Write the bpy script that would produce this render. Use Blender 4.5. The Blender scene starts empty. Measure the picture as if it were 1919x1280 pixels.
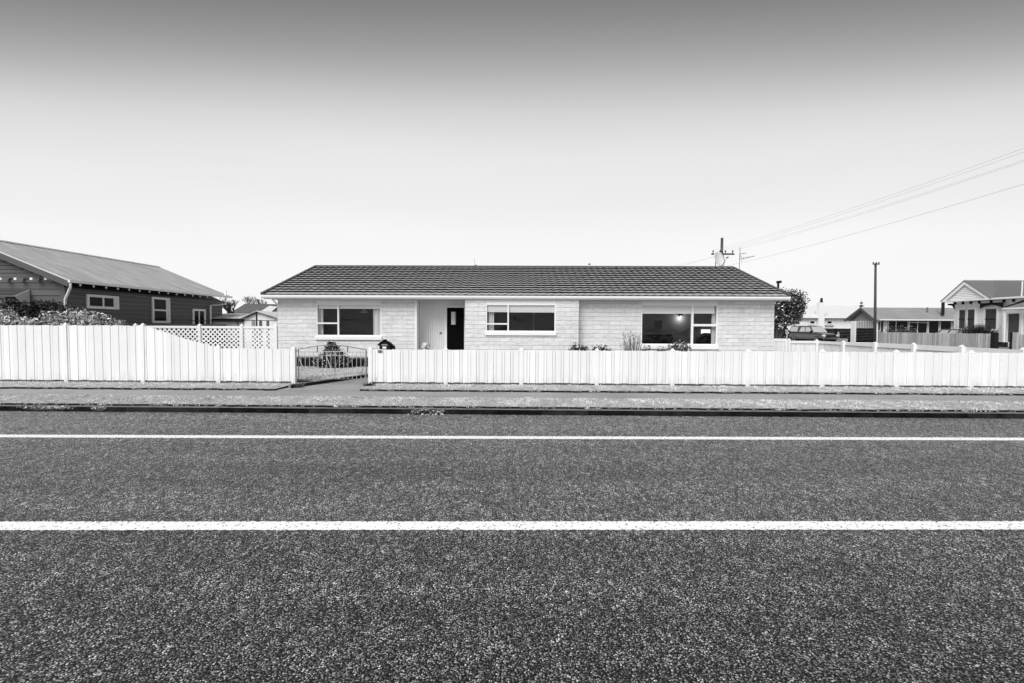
import bpy, math, random
import numpy as np
from mathutils import Vector, Matrix, noise as mnoise
random.seed(7); RNG = np.random.default_rng(7)
C = bpy.context.scene.collection
R = math.radians
V = Vector

# ------------------------------------------------------------------ camera
CAM = V((0, 0, 1.75)); F = 853.3; CX, CY = 959.5, 640.0
yaw, pitch, roll = math.atan(13 / F), math.atan(30 / F), 0.0046
fw = V((-math.sin(yaw) * math.cos(pitch), math.cos(yaw) * math.cos(pitch), -math.sin(pitch)))
rt0 = V((math.cos(yaw), math.sin(yaw), 0)); up0 = rt0.cross(fw)
rt = rt0 * math.cos(roll) + up0 * math.sin(roll); up = rt.cross(fw)
cd = bpy.data.cameras.new('camera'); cam = bpy.data.objects.new('camera', cd); C.objects.link(cam)
M = Matrix((rt, up, -fw)).transposed().to_4x4(); M.translation = CAM; cam.matrix_world = M
cd.sensor_width = 36; cd.lens = 36 * F / 1919; cd.clip_end = 5000; cd.clip_start = 0.05
bpy.context.scene.camera = cam

def ray(px, py): return fw * F + rt * (px - CX) + up * (CY - py)
def aY(px, py, Y): d = ray(px, py); return CAM + d * ((Y - CAM.y) / d.y)
def aX(px, py, X): d = ray(px, py); return CAM + d * ((X - CAM.x) / d.x)
def aZ(px, py, z): d = ray(px, py); return CAM + d * ((z - CAM.z) / d.z)

# ------------------------------------------------------------------ world and light
SUN_EL, SUN_AZ = R(45), R(32)     # light comes from behind the camera, slightly from its left
w = bpy.data.worlds.new('World'); bpy.context.scene.world = w; w.use_nodes = True
nt = w.node_tree; N = nt.nodes; L = nt.links; bg = N['Background']
sky = N.new('ShaderNodeTexSky'); sky.sky_type = 'NISHITA'; sky.sun_disc = False
sky.sun_elevation = SUN_EL; sky.sun_rotation = math.pi + SUN_AZ; sky.dust_density = 1.0; sky.air_density = 1.0; sky.ozone_density = 1.0
# a soft high sky, read away from the sun, in black and white
geo = N.new('ShaderNodeTexCoord'); sx_ = N.new('ShaderNodeSeparateXYZ'); L.new(geo.outputs['Generated'], sx_.inputs[0])
def wm(op, a_, b_=0.0):
    q = N.new('ShaderNodeMath'); q.operation = op
    for i, s_ in ((0, a_), (1, b_)):
        if hasattr(s_, 'links'): L.new(s_, q.inputs[i])
        else: q.inputs[i].default_value = s_
    return q.outputs[0]
hz = wm('SQRT', wm('ADD', wm('MULTIPLY', wm('MULTIPLY', sx_.outputs[0], sx_.outputs[0]), 0.13), wm('MULTIPLY', sx_.outputs[1], sx_.outputs[1])))
cv = N.new('ShaderNodeCombineXYZ'); L.new(hz, cv.inputs[1]); L.new(sx_.outputs[2], cv.inputs[2]); nv_ = N.new('ShaderNodeVectorMath'); nv_.operation = 'NORMALIZE'; L.new(cv.outputs[0], nv_.inputs[0]); L.new(nv_.outputs[0], sky.inputs[0])
sky.sun_rotation = math.pi
sep = N.new('ShaderNodeSeparateColor'); L.new(sky.outputs[0], sep.inputs[0])
cr = N.new('ShaderNodeValToRGB'); cr.color_ramp.interpolation = 'B_SPLINE'
L.new(wm('MULTIPLY', sep.outputs[0], 0.25), cr.inputs[0])
EXPO = 0.5
SKY = [(0.0, .11), (.80, .14), (.95, .185), (1.06, .285), (1.18, .41), (1.30, .555), (1.44, .69), (1.62, .77), (1.88, .83), (2.2, .845), (2.7, .90), (3.2, .93), (3.9, .945)]
els = cr.color_ramp.elements
for i, (r_, v_) in enumerate(SKY):
    e_ = els[i] if i < 2 else els.new(r_ / 4)
    e_.position = r_ / 4; e_.color = (v_, v_, v_, 1)
hm = N.new('ShaderNodeMapping'); hm.inputs['Scale'].default_value = (1.2, 1.2, 9); L.new(geo.outputs['Generated'], hm.inputs[0])
hn = N.new('ShaderNodeTexNoise'); hn.inputs['Scale'].default_value = 1.1; hn.inputs['Detail'].default_value = 5; L.new(hm.outputs[0], hn.inputs[0])   # thin uneven high cloud
veil = wm('ADD', wm('MULTIPLY', hn.outputs[0], 0.10), 0.95)
L.new(wm('MULTIPLY', wm('MULTIPLY', cr.outputs[0], veil), 10 / 2 ** EXPO), bg.inputs[0]); bg.inputs[1].default_value = 0.1
sl = bpy.data.lights.new('sun', 'SUN'); sl.energy = 2.5; sl.angle = R(40); sl.color = (1, 1, 1)
so = bpy.data.objects.new('sun', sl); C.objects.link(so)
sd = V((-math.sin(SUN_AZ) * math.cos(SUN_EL), -math.cos(SUN_AZ) * math.cos(SUN_EL), math.sin(SUN_EL)))
so.rotation_euler = sd.to_track_quat('Z', 'Y').to_euler(); so.location = (0, 0, 20)
vs = bpy.context.scene.view_settings; vs.view_transform = 'Standard'; vs.look = 'None'; vs.exposure = EXPO

# ------------------------------------------------------------------ materials
def mat(name, g, rough=0.7, var=0.12, scale=3.0, isl=0.0, bump=0.0, bscale=60, stretch=(1, 1, 1), metal=0.0, spec=0.3, fn=None, var2=0.0, scale2=0.5):
    m = bpy.data.materials.new(name); m.use_nodes = True; t = m.node_tree; n = t.nodes; l = t.links
    b = n['Principled BSDF']; b.inputs['Roughness'].default_value = rough; b.inputs['Metallic'].default_value = metal
    b.inputs['Specular IOR Level'].default_value = spec
    tc = n.new('ShaderNodeTexCoord'); mp = n.new('ShaderNodeMapping'); mp.inputs['Scale'].default_value = stretch
    l.new(tc.outputs['Object'], mp.inputs['Vector'])
    nz = n.new('ShaderNodeTexNoise'); nz.inputs['Scale'].default_value = scale; nz.inputs['Detail'].default_value = 6; nz.inputs['Roughness'].default_value = 0.65
    l.new(mp.outputs[0], nz.inputs['Vector'])
    def math_(op, a, bb):
        q = n.new('ShaderNodeMath'); q.operation = op
        for i, s in ((0, a), (1, bb)):
            if hasattr(s, 'is_output') or hasattr(s, 'links'): l.new(s, q.inputs[i])
            else: q.inputs[i].default_value = s
        return q.outputs[0]
    # factor = 1 + var*(noise-0.5)*4
    val = math_('ADD', math_('MULTIPLY', math_('SUBTRACT', nz.outputs[0], 0.5), 4 * var), 1.0)
    if var2:
        n2 = n.new('ShaderNodeTexNoise'); n2.inputs['Scale'].default_value = scale2; n2.inputs['Detail'].default_value = 3
        l.new(tc.outputs['Object'], n2.inputs['Vector'])
        val = math_('MULTIPLY', val, math_('ADD', math_('MULTIPLY', math_('SUBTRACT', n2.outputs[0], 0.5), 4 * var2), 1.0))
    if isl:
        ge = n.new('ShaderNodeNewGeometry')
        val = math_('MULTIPLY', val, math_('ADD', math_('MULTIPLY', ge.outputs['Random Per Island'], 2 * isl), 1.0 - isl))
    val = math_('MAXIMUM', math_('MULTIPLY', val, g), 0.002)
    hgt = None
    if fn: val, hgt = fn(n, l, tc, math_, val)
    cc = n.new('ShaderNodeCombineColor')
    for i in range(3): l.new(val, cc.inputs[i])
    l.new(cc.outputs[0], b.inputs['Base Color'])
    if bump or hgt is not None:
        bp = n.new('ShaderNodeBump'); bp.inputs['Strength'].default_value = 1.0
        if hgt is not None: l.new(hgt, bp.inputs['Height']); bp.inputs['Distance'].default_value = 1.0
        else:
            n3 = n.new('ShaderNodeTexNoise'); n3.inputs['Scale'].default_value = bscale; n3.inputs['Detail'].default_value = 4
            l.new(mp.outputs[0], n3.inputs['Vector']); l.new(n3.outputs[0], bp.inputs['Height']); bp.inputs['Distance'].default_value = bump
        l.new(bp.outputs[0], b.inputs['Normal'])
    return m

def voro(n, l, tc, scale, feature='F1', mapping=None, rand=1.0):
    v = n.new('ShaderNodeTexVoronoi'); v.feature = feature; v.inputs['Scale'].default_value = scale; v.inputs['Randomness'].default_value = rand
    l.new(tc.outputs['Object'] if mapping is None else mapping, v.inputs['Vector']); return v
def bw(n, l, s):
    q = n.new('ShaderNodeSeparateColor'); l.new(s, q.inputs[0]); return q.outputs[0]
def maprange(n, l, s, a, b, c, d):
    q = n.new('ShaderNodeMapRange'); l.new(s, q.inputs[0])
    for i, x in enumerate((a, b, c, d)): q.inputs[i + 1].default_value = x
    return q.outputs[0]

def road_fn(n, l, tc, m_, val):
    dn = n.new('ShaderNodeTexNoise'); dn.inputs['Scale'].default_value = 60; dn.inputs['Detail'].default_value = 2; l.new(tc.outputs['Object'], dn.inputs[0])
    dm = n.new('ShaderNodeVectorMath'); dm.operation = 'MULTIPLY_ADD'; l.new(dn.outputs['Color'], dm.inputs[0]); dm.inputs[1].default_value = (.012, .012, .012); l.new(tc.outputs['Object'], dm.inputs[2])
    v1 = voro(n, l, tc, 92, mapping=dm.outputs[0]); c1 = bw(n, l, v1.outputs['Color'])
    chip = m_('ADD', m_('MULTIPLY', m_('POWER', c1, 2.0), 1.1), 0.15)
    e = maprange(n, l, v1.outputs['Distance'], 0.27, 0.58, 1.0, 0.0)
    v2 = voro(n, l, tc, 41); c2 = bw(n, l, v2.outputs['Color'])
    s = m_('ADD', m_('MULTIPLY', m_('MULTIPLY', chip, e), 3.7), 0.02)
    s = m_('MULTIPLY', s, m_('ADD', m_('MULTIPLY', m_('POWER', c2, 1.3), 0.7), 0.70))
    mq = n.new('ShaderNodeMapping'); mq.inputs['Scale'].default_value = (32, 14, 1); mq.inputs['Rotation'].default_value = (0, 0, 0.12); l.new(tc.outputs['Object'], mq.inputs[0])
    v6 = n.new('ShaderNodeTexVoronoi'); v6.inputs['Scale'].default_value = 1.0; l.new(mq.outputs[0], v6.inputs['Vector'])
    s = m_('MULTIPLY', s, m_('ADD', m_('MULTIPLY', m_('POWER', bw(n, l, v6.outputs['Color']), 1.5), 0.9), 0.66))
    mp = n.new('ShaderNodeMapping'); mp.inputs['Scale'].default_value = (0.10, 1.0, 1); l.new(tc.outputs['Object'], mp.inputs[0])   # worn wheel tracks along the road
    nz = n.new('ShaderNodeTexNoise'); nz.inputs['Scale'].default_value = 1.6; nz.inputs['Detail'].default_value = 5; l.new(mp.outputs[0], nz.inputs[0])
    s = m_('MULTIPLY', s, maprange(n, l, nz.outputs[0], 0.3, 0.7, 0.82, 1.2))
    sp = n.new('ShaderNodeSeparateXYZ'); l.new(tc.outputs['Object'], sp.inputs[0])   # tonal falloff painted into the seal colour: dark near, palest at the shoulder
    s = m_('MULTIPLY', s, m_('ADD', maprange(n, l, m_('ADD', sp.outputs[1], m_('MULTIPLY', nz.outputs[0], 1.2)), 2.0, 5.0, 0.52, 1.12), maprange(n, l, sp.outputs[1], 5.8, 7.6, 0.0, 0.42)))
    v4 = voro(n, l, tc, 0.55); n5 = n.new('ShaderNodeTexNoise'); n5.inputs['Scale'].default_value = 16; l.new(tc.outputs['Object'], n5.inputs[0])
    spot = m_('MULTIPLY', m_('LESS_THAN', m_('ADD', v4.outputs['Distance'], m_('MULTIPLY', n5.outputs[0], 0.10)), 0.095), 0.9)   # few pale bare patches
    s = m_('MULTIPLY', s, m_('ADD', 1.0, spot))
    h = m_('MULTIPLY', m_('SUBTRACT', 1.0, v1.outputs['Distance']), m_('ADD', m_('MULTIPLY', c1, 0.005), 0.003))
    return m_('MULTIPLY', val, s), h

def fence_fn(n, l, tc, m_, val):     # grime towards the foot, nail marks and small chips in the paint
    sp = n.new('ShaderNodeSeparateXYZ'); l.new(tc.outputs['Object'], sp.inputs[0])
    mp = n.new('ShaderNodeMapping'); mp.inputs['Scale'].default_value = (9, 9, 1.6); l.new(tc.outputs['Object'], mp.inputs[0])
    nz = n.new('ShaderNodeTexNoise'); nz.inputs['Scale'].default_value = 1.0; nz.inputs['Detail'].default_value = 6; nz.inputs['Roughness'].default_value = 0.7; l.new(mp.outputs[0], nz.inputs[0])
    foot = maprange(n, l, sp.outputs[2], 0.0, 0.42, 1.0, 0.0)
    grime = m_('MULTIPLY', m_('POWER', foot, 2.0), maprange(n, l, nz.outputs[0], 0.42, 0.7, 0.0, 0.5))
    mark = m_('MULTIPLY', m_('GREATER_THAN', nz.outputs[0], 0.665), 0.28)
    v = voro(n, l, tc, 3.1); dot = m_('MULTIPLY', m_('LESS_THAN', v.outputs['Distance'], 0.035), 0.5)
    k = m_('MULTIPLY', m_('SUBTRACT', 1.0, grime), m_('MULTIPLY', m_('SUBTRACT', 1.0, mark), m_('SUBTRACT', 1.0, dot)))
    return m_('MULTIPLY', val, k), m_('MULTIPLY', nz.outputs[0], 0.004)

def paint_fn(n, l, tc, m_, val):     # worn road paint: chips show through
    v1 = voro(n, l, tc, 75); c1 = bw(n, l, v1.outputs['Color'])
    hole = m_('GREATER_THAN', c1, 0.95)
    k = m_('SUBTRACT', 1.0, m_('MULTIPLY', hole, 0.75))
    h = m_('MULTIPLY', m_('SUBTRACT', 1.0, v1.outputs['Distance']), 0.002)
    return m_('MULTIPLY', val, k), h

def block_fn(n, l, tc, m_, val):     # painted split-face block: wide courses with a rough face
    mp = n.new('ShaderNodeSeparateXYZ'); l.new(tc.outputs['Object'], mp.inputs[0])
    cb = n.new('ShaderNodeCombineXYZ'); l.new(m_('ADD', mp.outputs[0], mp.outputs[1]), cb.inputs[0]); l.new(mp.outputs[2], cb.inputs[1])
    br = n.new('ShaderNodeTexBrick'); l.new(cb.outputs[0], br.inputs['Vector'])
    br.inputs['Scale'].default_value = 1; br.inputs['Brick Width'].default_value = 0.42; br.inputs['Row Height'].default_value = 0.168
    br.inputs['Mortar Size'].default_value = 0.007; br.inputs['Mortar Smooth'].default_value = 0.4
    br.inputs['Color1'].default_value = (1, 1, 1, 1); br.inputs['Color2'].default_value = (0.88, 0.88, 0.88, 1); br.inputs['Mortar'].default_value = (0.86, 0.86, 0.86, 1)
    nz = n.new('ShaderNodeTexNoise'); nz.inputs['Scale'].default_value = 1.0; nz.inputs['Detail'].default_value = 5; nz.inputs['Roughness'].default_value = 0.7
    sc = n.new('ShaderNodeVectorMath'); sc.operation = 'MULTIPLY'; l.new(cb.outputs[0], sc.inputs[0]); sc.inputs[1].default_value = (3.5, 22, 1); l.new(sc.outputs[0], nz.inputs['Vector'])
    streak = maprange(n, l, nz.outputs[0], 0.54, 0.70, 1.0, 0.66)
    b2 = n.new('ShaderNodeTexBrick'); l.new(cb.outputs[0], b2.inputs['Vector'])
    for k_, v_ in (('Scale', 1), ('Brick Width', 90), ('Row Height', 0.168), ('Mortar Size', 0.006), ('Mortar Smooth', 0.5)): b2.inputs[k_].default_value = v_
    b2.inputs['Color1'].default_value = b2.inputs['Color2'].default_value = (1, 1, 1, 1); b2.inputs['Mortar'].default_value = (0.72, 0.72, 0.72, 1)
    n4 = n.new('ShaderNodeTexNoise'); n4.inputs['Scale'].default_value = 2.2; n4.inputs['Detail'].default_value = 3; l.new(cb.outputs[0], n4.inputs['Vector'])
    fade = maprange(n, l, n4.outputs[0], 0.4, 0.62, 1.0, 0.0)
    line = m_('ADD', m_('MULTIPLY', m_('SUBTRACT', bw(n, l, b2.outputs['Color']), 1.0), fade), 1.0)
    v = m_('MULTIPLY', m_('MULTIPLY', m_('MULTIPLY', val, bw(n, l, br.outputs['Color'])), streak), line)
    h = m_('ADD', m_('MULTIPLY', br.outputs['Fac'], -0.012), m_('MULTIPLY', nz.outputs[0], 0.03))
    return v, h

def corr_fn(n, l, tc, m_, val):
    sp = n.new('ShaderNodeSeparateXYZ'); l.new(tc.outputs['Object'], sp.inputs[0])
    h = m_('MULTIPLY', m_('SINE', m_('MULTIPLY', sp.outputs[1], 2 * math.pi / 0.076), 0), 0.008)
    return val, h
def streak_fn(n, l, tc, m_, val):    # weathered roof sheet: stains running down the slope
    mp = n.new('ShaderNodeMapping'); mp.inputs['Scale'].default_value = (0.5, 4.5, 0.5); l.new(tc.outputs['Object'], mp.inputs[0])
    nz = n.new('ShaderNodeTexNoise'); nz.inputs['Scale'].default_value = 1.3; nz.inputs['Detail'].default_value = 8; nz.inputs['Roughness'].default_value = 0.75; l.new(mp.outputs[0], nz.inputs[0])
    k = maprange(n, l, nz.outputs[0], 0.3, 0.7, 0.62, 1.35)
    return m_('MULTIPLY', val, k), m_('MULTIPLY', nz.outputs[0], 0.004)

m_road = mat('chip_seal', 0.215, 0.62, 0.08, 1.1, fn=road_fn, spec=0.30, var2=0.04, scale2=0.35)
m_line = mat('road_paint', 0.97, 0.7, 0.05, 6, fn=paint_fn)
m_ground = mat('soil_and_grass', 0.22, 0.95, 0.2, 6, bump=0.02, bscale=30)
m_path = mat('asphalt_path', 0.36, 0.9, 0.22, 14, bump=0.012, bscale=60, var2=0.16, scale2=0.7)
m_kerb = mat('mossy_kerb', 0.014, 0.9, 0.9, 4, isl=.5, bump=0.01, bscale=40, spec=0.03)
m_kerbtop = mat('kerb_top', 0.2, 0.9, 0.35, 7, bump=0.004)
m_edge = mat('cut_soil', 0.02, 0.95, 0.3, 12, spec=0.03)
m_grass = mat('grass_blades', 0.66, 0.8, 0.75, 7.0, isl=0.45, var2=0.28, scale2=1.3, stretch=(1, 3.2, 1))
m_turf = mat('turf_base', 0.42, 0.95, 0.7, 8, bump=0.02, bscale=60)
m_white = mat('white_fence_paint', 0.85, 0.6, 0.02, 3, isl=0.06, fn=fence_fn, var2=0.02, scale2=1.3, stretch=(1, 1, 0.4))
m_trim = mat('white_trim', 0.88, 0.5, 0.02, 2)
m_soffit = mat('soffit_paint', 0.62, 0.6, 0.03, 2)
m_block = mat('painted_block', 0.84, 0.85, 0.07, 1.5, fn=block_fn, var2=0.03, scale2=0.6)
m_panel = mat('vertical_board_paint', 0.84, 0.6, 0.03, 1.5)
m_tile = mat('concrete_tile', 0.34, 0.85, 0.14, 1.2, bump=0.004, bscale=70, var2=0.08, scale2=7)
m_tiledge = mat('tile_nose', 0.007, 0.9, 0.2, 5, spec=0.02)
m_ridge = mat('ridge_tile', 0.10, 0.85, 0.2, 4, bump=0.004)
m_black = mat('black_paint', 0.003, 0.6, 0.1, 2, spec=0.05)
m_dark = mat('dark_stain', 0.02, 0.7, 0.3, 6, spec=0.1)
m_room = mat('room_wall', 0.32, 0.8, 0.08, 2)
m_roomd = mat('room_dark', 0.10, 0.8, 0.2, 2)
m_cloth = mat('curtain_cloth', 0.88, 0.8, 0.05, 5)
m_blind = mat('roller_blind', 0.94, 0.7, 0.02, 3)
m_nwall = mat('grey_weatherboard', 0.105, 0.6, 0.06, 1.2, isl=0.10)
m_nroof = mat('painted_iron_roof', 0.5, 0.6, 0.10, 1.5, fn=streak_fn)
m_barge = mat('dark_barge', 0.10, 0.6, 0.1, 3)
m_iron = mat('gate_iron', 0.16, 0.5, 0.2, 9)
m_ironl = mat('pale_iron', 0.55, 0.5, 0.15, 9)
m_pole = mat('weathered_pole', 0.07, 0.9, 0.4, 4, stretch=(3, 3, 0.3), bump=0.01)
m_wire = mat('wire', 0.7, 0.6, 0.0)
m_steel = mat('galvanised', 0.35, 0.45, 0.1, 6, metal=0.3)
m_dish = mat('dish_grey', 0.72, 0.5, 0.05, 3)
m_leafd = mat('dark_leaf', 0.035, 0.55, 0.2, 6, isl=0.75)
m_leafm = mat('mid_leaf', 0.10, 0.55, 0.2, 6, isl=0.7)
m_leafl = mat('leaf_highlight', 0.55, 0.6, 0.2, 6, isl=0.65)
m_leaft = mat('tree_leaf', 0.06, 0.5, 0.2, 3, isl=0.8)
m_bark = mat('bark', 0.06, 0.9, 0.3, 8, bump=0.01)
m_flower = mat('pale_petals', 0.7, 0.7, 0.1, 8, isl=0.2)
m_twig = mat('twig', 0.13, 0.8, 0.2, 10, isl=0.3)
m_wood = mat('grey_palings', 0.46, 0.85, 0.12, 3, isl=0.25, stretch=(4, 4, 0.6))
m_roof2 = mat('grey_shingle_roof', 0.28, 0.85, 0.22, 3, isl=0, stretch=(.25, 3, 3), var2=0.1, scale2=0.9)
m_roof3 = mat('pale_roof', 0.70, 0.8, 0.05, 2)
m_roofv = mat('iron_roof_mid', 0.17, 0.6, 0.07, 2)
m_roofd = mat('dark_old_roof', 0.13, 0.9, 0.2, 2, var2=0.1, scale2=3)
m_wallw = mat('white_render', 0.85, 0.8, 0.03, 2)
m_wallg = mat('grey_render', 0.30, 0.8, 0.05, 2)
m_conc = mat('concrete', 0.38, 0.9, 0.12, 5, bump=0.004)
m_stone = mat('pale_cast_stone', 0.6, 0.85, 0.15, 9, bump=0.01, bscale=50)
m_carp = mat('metallic_grey_paint', 0.20, 0.2, 0.02, 2, metal=0.75, spec=0.6)
m_tyre = mat('tyre_rubber', 0.012, 0.9, 0.1, 5)
m_rim = mat('alloy', 0.4, 0.3, 0.05, 5, metal=0.6)
m_plast = mat('black_plastic', 0.015, 0.5, 0.1, 5)
m_lamp = mat('lamp_lens', 0.7, 0.15, 0.02, 3, spec=0.8)
m_gglass = mat('obscured_glass', 0.62, 0.25, 0.05, 6)
m_pebble = mat('loose_stone', 0.4, 0.9, 0.2, 20, isl=0.5)

def glass(name, refl, tint):
    m = bpy.data.materials.new(name); m.use_nodes = True; n = m.node_tree.nodes; l = m.node_tree.links; n.clear()
    o = n.new('ShaderNodeOutputMaterial'); t = n.new('ShaderNodeBsdfTransparent'); t.inputs[0].default_value = (tint,) * 3 + (1,)
    g = n.new('ShaderNodeBsdfGlossy'); g.inputs['Roughness'].default_value = 0.02; g.inputs[0].default_value = (0.9, 0.9, 0.9, 1)
    lw = n.new('ShaderNodeLayerWeight'); lw.inputs[0].default_value = refl
    tc = n.new('ShaderNodeTexCoord'); nz = n.new('ShaderNodeTexNoise'); nz.inputs['Scale'].default_value = 1.7; l.new(tc.outputs['Object'], nz.inputs[0]); bp = n.new('ShaderNodeBump'); bp.inputs['Distance'].default_value = 0.02; l.new(nz.outputs[0], bp.inputs['Height']); l.new(bp.outputs[0], g.inputs['Normal'])
    mx = n.new('ShaderNodeMixShader'); l.new(lw.outputs['Fresnel'], mx.inputs[0]); l.new(t.outputs[0], mx.inputs[1]); l.new(g.outputs[0], mx.inputs[2]); l.new(mx.outputs[0], o.inputs[0])
    return m
m_glass = glass('window_glass', 0.20, 0.97)
m_dglass = mat('dark_window_glass', 0.008, 0.08, 0.1, 2, spec=0.1)
m_cglass = mat('car_glass', 0.5, 0.05, 0.1, 2, spec=1.0)
def emit(name, s):
    m = bpy.data.materials.new(name); m.use_nodes = True; b = m.node_tree.nodes['Principled BSDF']
    b.inputs['Emission Color'].default_value = (1, 1, 1, 1); b.inputs['Emission Strength'].default_value = s; return m
m_bulb = emit('lit_bulb', 2)

# ------------------------------------------------------------------ builders
class MB:
    def __init__(s): s.v = []; s.f = []; s.m = []; s.mi = 0
    def add(s, vs, fs):
        o = len(s.v); s.v += [tuple(p) for p in vs]; s.f += [tuple(i + o for i in f) for f in fs]; s.m += [s.mi] * len(fs); return s
    def box(s, x0, x1, y0, y1, z0, z1):
        return s.add([(x0, y0, z0), (x1, y0, z0), (x1, y1, z0), (x0, y1, z0), (x0, y0, z1), (x1, y0, z1), (x1, y1, z1), (x0, y1, z1)],
                     [(0, 3, 2, 1), (4, 5, 6, 7), (0, 1, 5, 4), (1, 2, 6, 5), (2, 3, 7, 6), (3, 0, 4, 7)])
    def obox(s, P, u, n, s0, s1, d0, d1, z0, z1, z1b=None):   # box along direction u, depth along n; top may slope
        if z1b is None: z1b = z1
        q = lambda a, d, z: (P.x + u.x * a + n.x * d, P.y + u.y * a + n.y * d, z)
        return s.add([q(s0, d0, z0), q(s1, d0, z0), q(s1, d1, z0), q(s0, d1, z0), q(s0, d0, z1), q(s1, d0, z1b), q(s1, d1, z1b), q(s0, d1, z1)],
                     [(0, 3, 2, 1), (4, 5, 6, 7), (0, 1, 5, 4), (1, 2, 6, 5), (2, 3, 7, 6), (3, 0, 4, 7)])
    def quad(s, a, b, c, d): return s.add([a, b, c, d], [(0, 1, 2, 3)])
    def prism(s, pts, d):     # polygon pts extruded by vector d
        n = len(pts); d = V(d); vs_ = [V(p) for p in pts] + [V(p) + d for p in pts]
        return s.add(vs_, [tuple(range(n))[::-1], tuple(range(n, 2 * n))] + [(i, (i + 1) % n, n + (i + 1) % n, n + i) for i in range(n)])
    def tube(s, path, r, k=6, r1=None):
        path = [V(p) for p in path]; n = len(path); vs_ = []; a = None
        for i, p in enumerate(path):
            t = (path[min(i + 1, n - 1)] - path[max(i - 1, 0)]).normalized()
            if a is None: a = t.cross(V((0, 0, 1)) if abs(t.z) < 0.9 else V((1, 0, 0))).normalized()
            else: a = (a - t * a.dot(t)).normalized()
            b = t.cross(a); rr = r if r1 is None else r + (r1 - r) * i / (n - 1)
            for j in range(k): an = 2 * math.pi * j / k; vs_.append(p + a * (rr * math.cos(an)) + b * (rr * math.sin(an)))
        fs = [(i * k + j, i * k + (j + 1) % k, (i + 1) * k + (j + 1) % k, (i + 1) * k + j) for i in range(n - 1) for j in range(k)]
        fs += [tuple(range(k))[::-1], tuple(range((n - 1) * k, n * k))]
        return s.add(vs_, fs)
    def lathe(s, c, prof, k=16, axis='z'):
        vs_ = []; c = V(c)
        for r, h in prof:
            for j in range(k):
                a = 2 * math.pi * j / k
                p = V((r * math.cos(a), r * math.sin(a), h)) if axis == 'z' else (V((r * math.cos(a), h, r * math.sin(a))) if axis == 'y' else V((h, r * math.cos(a), r * math.sin(a))))
                vs_.append(c + p)
        n = len(prof); fs = [(i * k + j, i * k + (j + 1) % k, (i + 1) * k + (j + 1) % k, (i + 1) * k + j) for i in range(n - 1) for j in range(k)]
        fs += [tuple(range(k))[::-1], tuple(range((n - 1) * k, n * k))]
        return s.add(vs_, fs)
    def sphere(s, c, r, k=10, sc=(1, 1, 1)):
        prof = [(max(1e-4, math.sin(math.pi * i / k)), -math.cos(math.pi * i / k)) for i in range(k + 1)]; vs_ = []; q = k + 2
        for rr, h in prof:
            for j in range(q): a = 2 * math.pi * j / q; vs_.append((c[0] + r * sc[0] * rr * math.cos(a), c[1] + r * sc[1] * rr * math.sin(a), c[2] + r * sc[2] * h))
        return s.add(vs_, [(i * q + j, i * q + (j + 1) % q, (i + 1) * q + (j + 1) % q, (i + 1) * q + j) for i in range(k) for j in range(q)])
    def build(s, name, mt, parent=None, smooth=False, bevel=0):
        me = bpy.data.meshes.new(name); o3 = V((0, 0, 0))
        if parent is not None:
            q = parent
            while q is not None: o3 = o3 + q.location; q = q.parent
        me.from_pydata([(p[0] - o3.x, p[1] - o3.y, p[2] - o3.z) for p in s.v], [], s.f)
        for x in (mt if isinstance(mt, (list, tuple)) else [mt]): me.materials.append(x)
        if any(s.m): me.polygons.foreach_set('material_index', s.m)
        if smooth: me.polygons.foreach_set('use_smooth', [True] * len(me.polygons))
        me.update(); o = bpy.data.objects.new(name, me); C.objects.link(o)
        if parent is not None: o.parent = parent
        if bevel:
            b = o.modifiers.new('bevel', 'BEVEL'); b.width = bevel; b.segments = 2; b.limit_method = 'ANGLE'
        return o
def tag(o, label=None, cat=None, group=None, kind=None):
    for k, v_ in (('label', label), ('category', cat), ('group', group), ('kind', kind)):
        if v_: o[k] = v_
    return o
def thing(name, loc, label, cat, group=None):
    o = bpy.data.objects.new(name, None); C.objects.link(o); o.location = loc; o.empty_display_size = 0.2
    return tag(o, label, cat, group)
def fastmesh(name, verts, nv, mt, parent=None):   # verts (n*nv,3): n separate polygons
    n = len(verts) // nv; me = bpy.data.meshes.new(name); o3 = np.zeros(3)
    if parent is not None: o3 = np.array(parent.location)
    me.vertices.add(n * nv); me.vertices.foreach_set('co', (verts - o3).astype(np.float32).ravel())
    me.loops.add(n * nv); me.loops.foreach_set('vertex_index', np.arange(n * nv, dtype=np.int32))
    me.polygons.add(n); me.polygons.foreach_set('loop_start', np.arange(0, n * nv, nv, dtype=np.int32))
    try: me.polygons.foreach_set('loop_total', np.full(n, nv, dtype=np.int32))
    except Exception: pass
    me.materials.append(mt); me.update(calc_edges=True); me.validate()
    o = bpy.data.objects.new(name, me); C.objects.link(o)
    if parent is not None: o.parent = parent
    return o
def copy_part(o, parent, loc):
    c = o.copy(); C.objects.link(c); c.parent = parent; c.location = loc; return c

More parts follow.
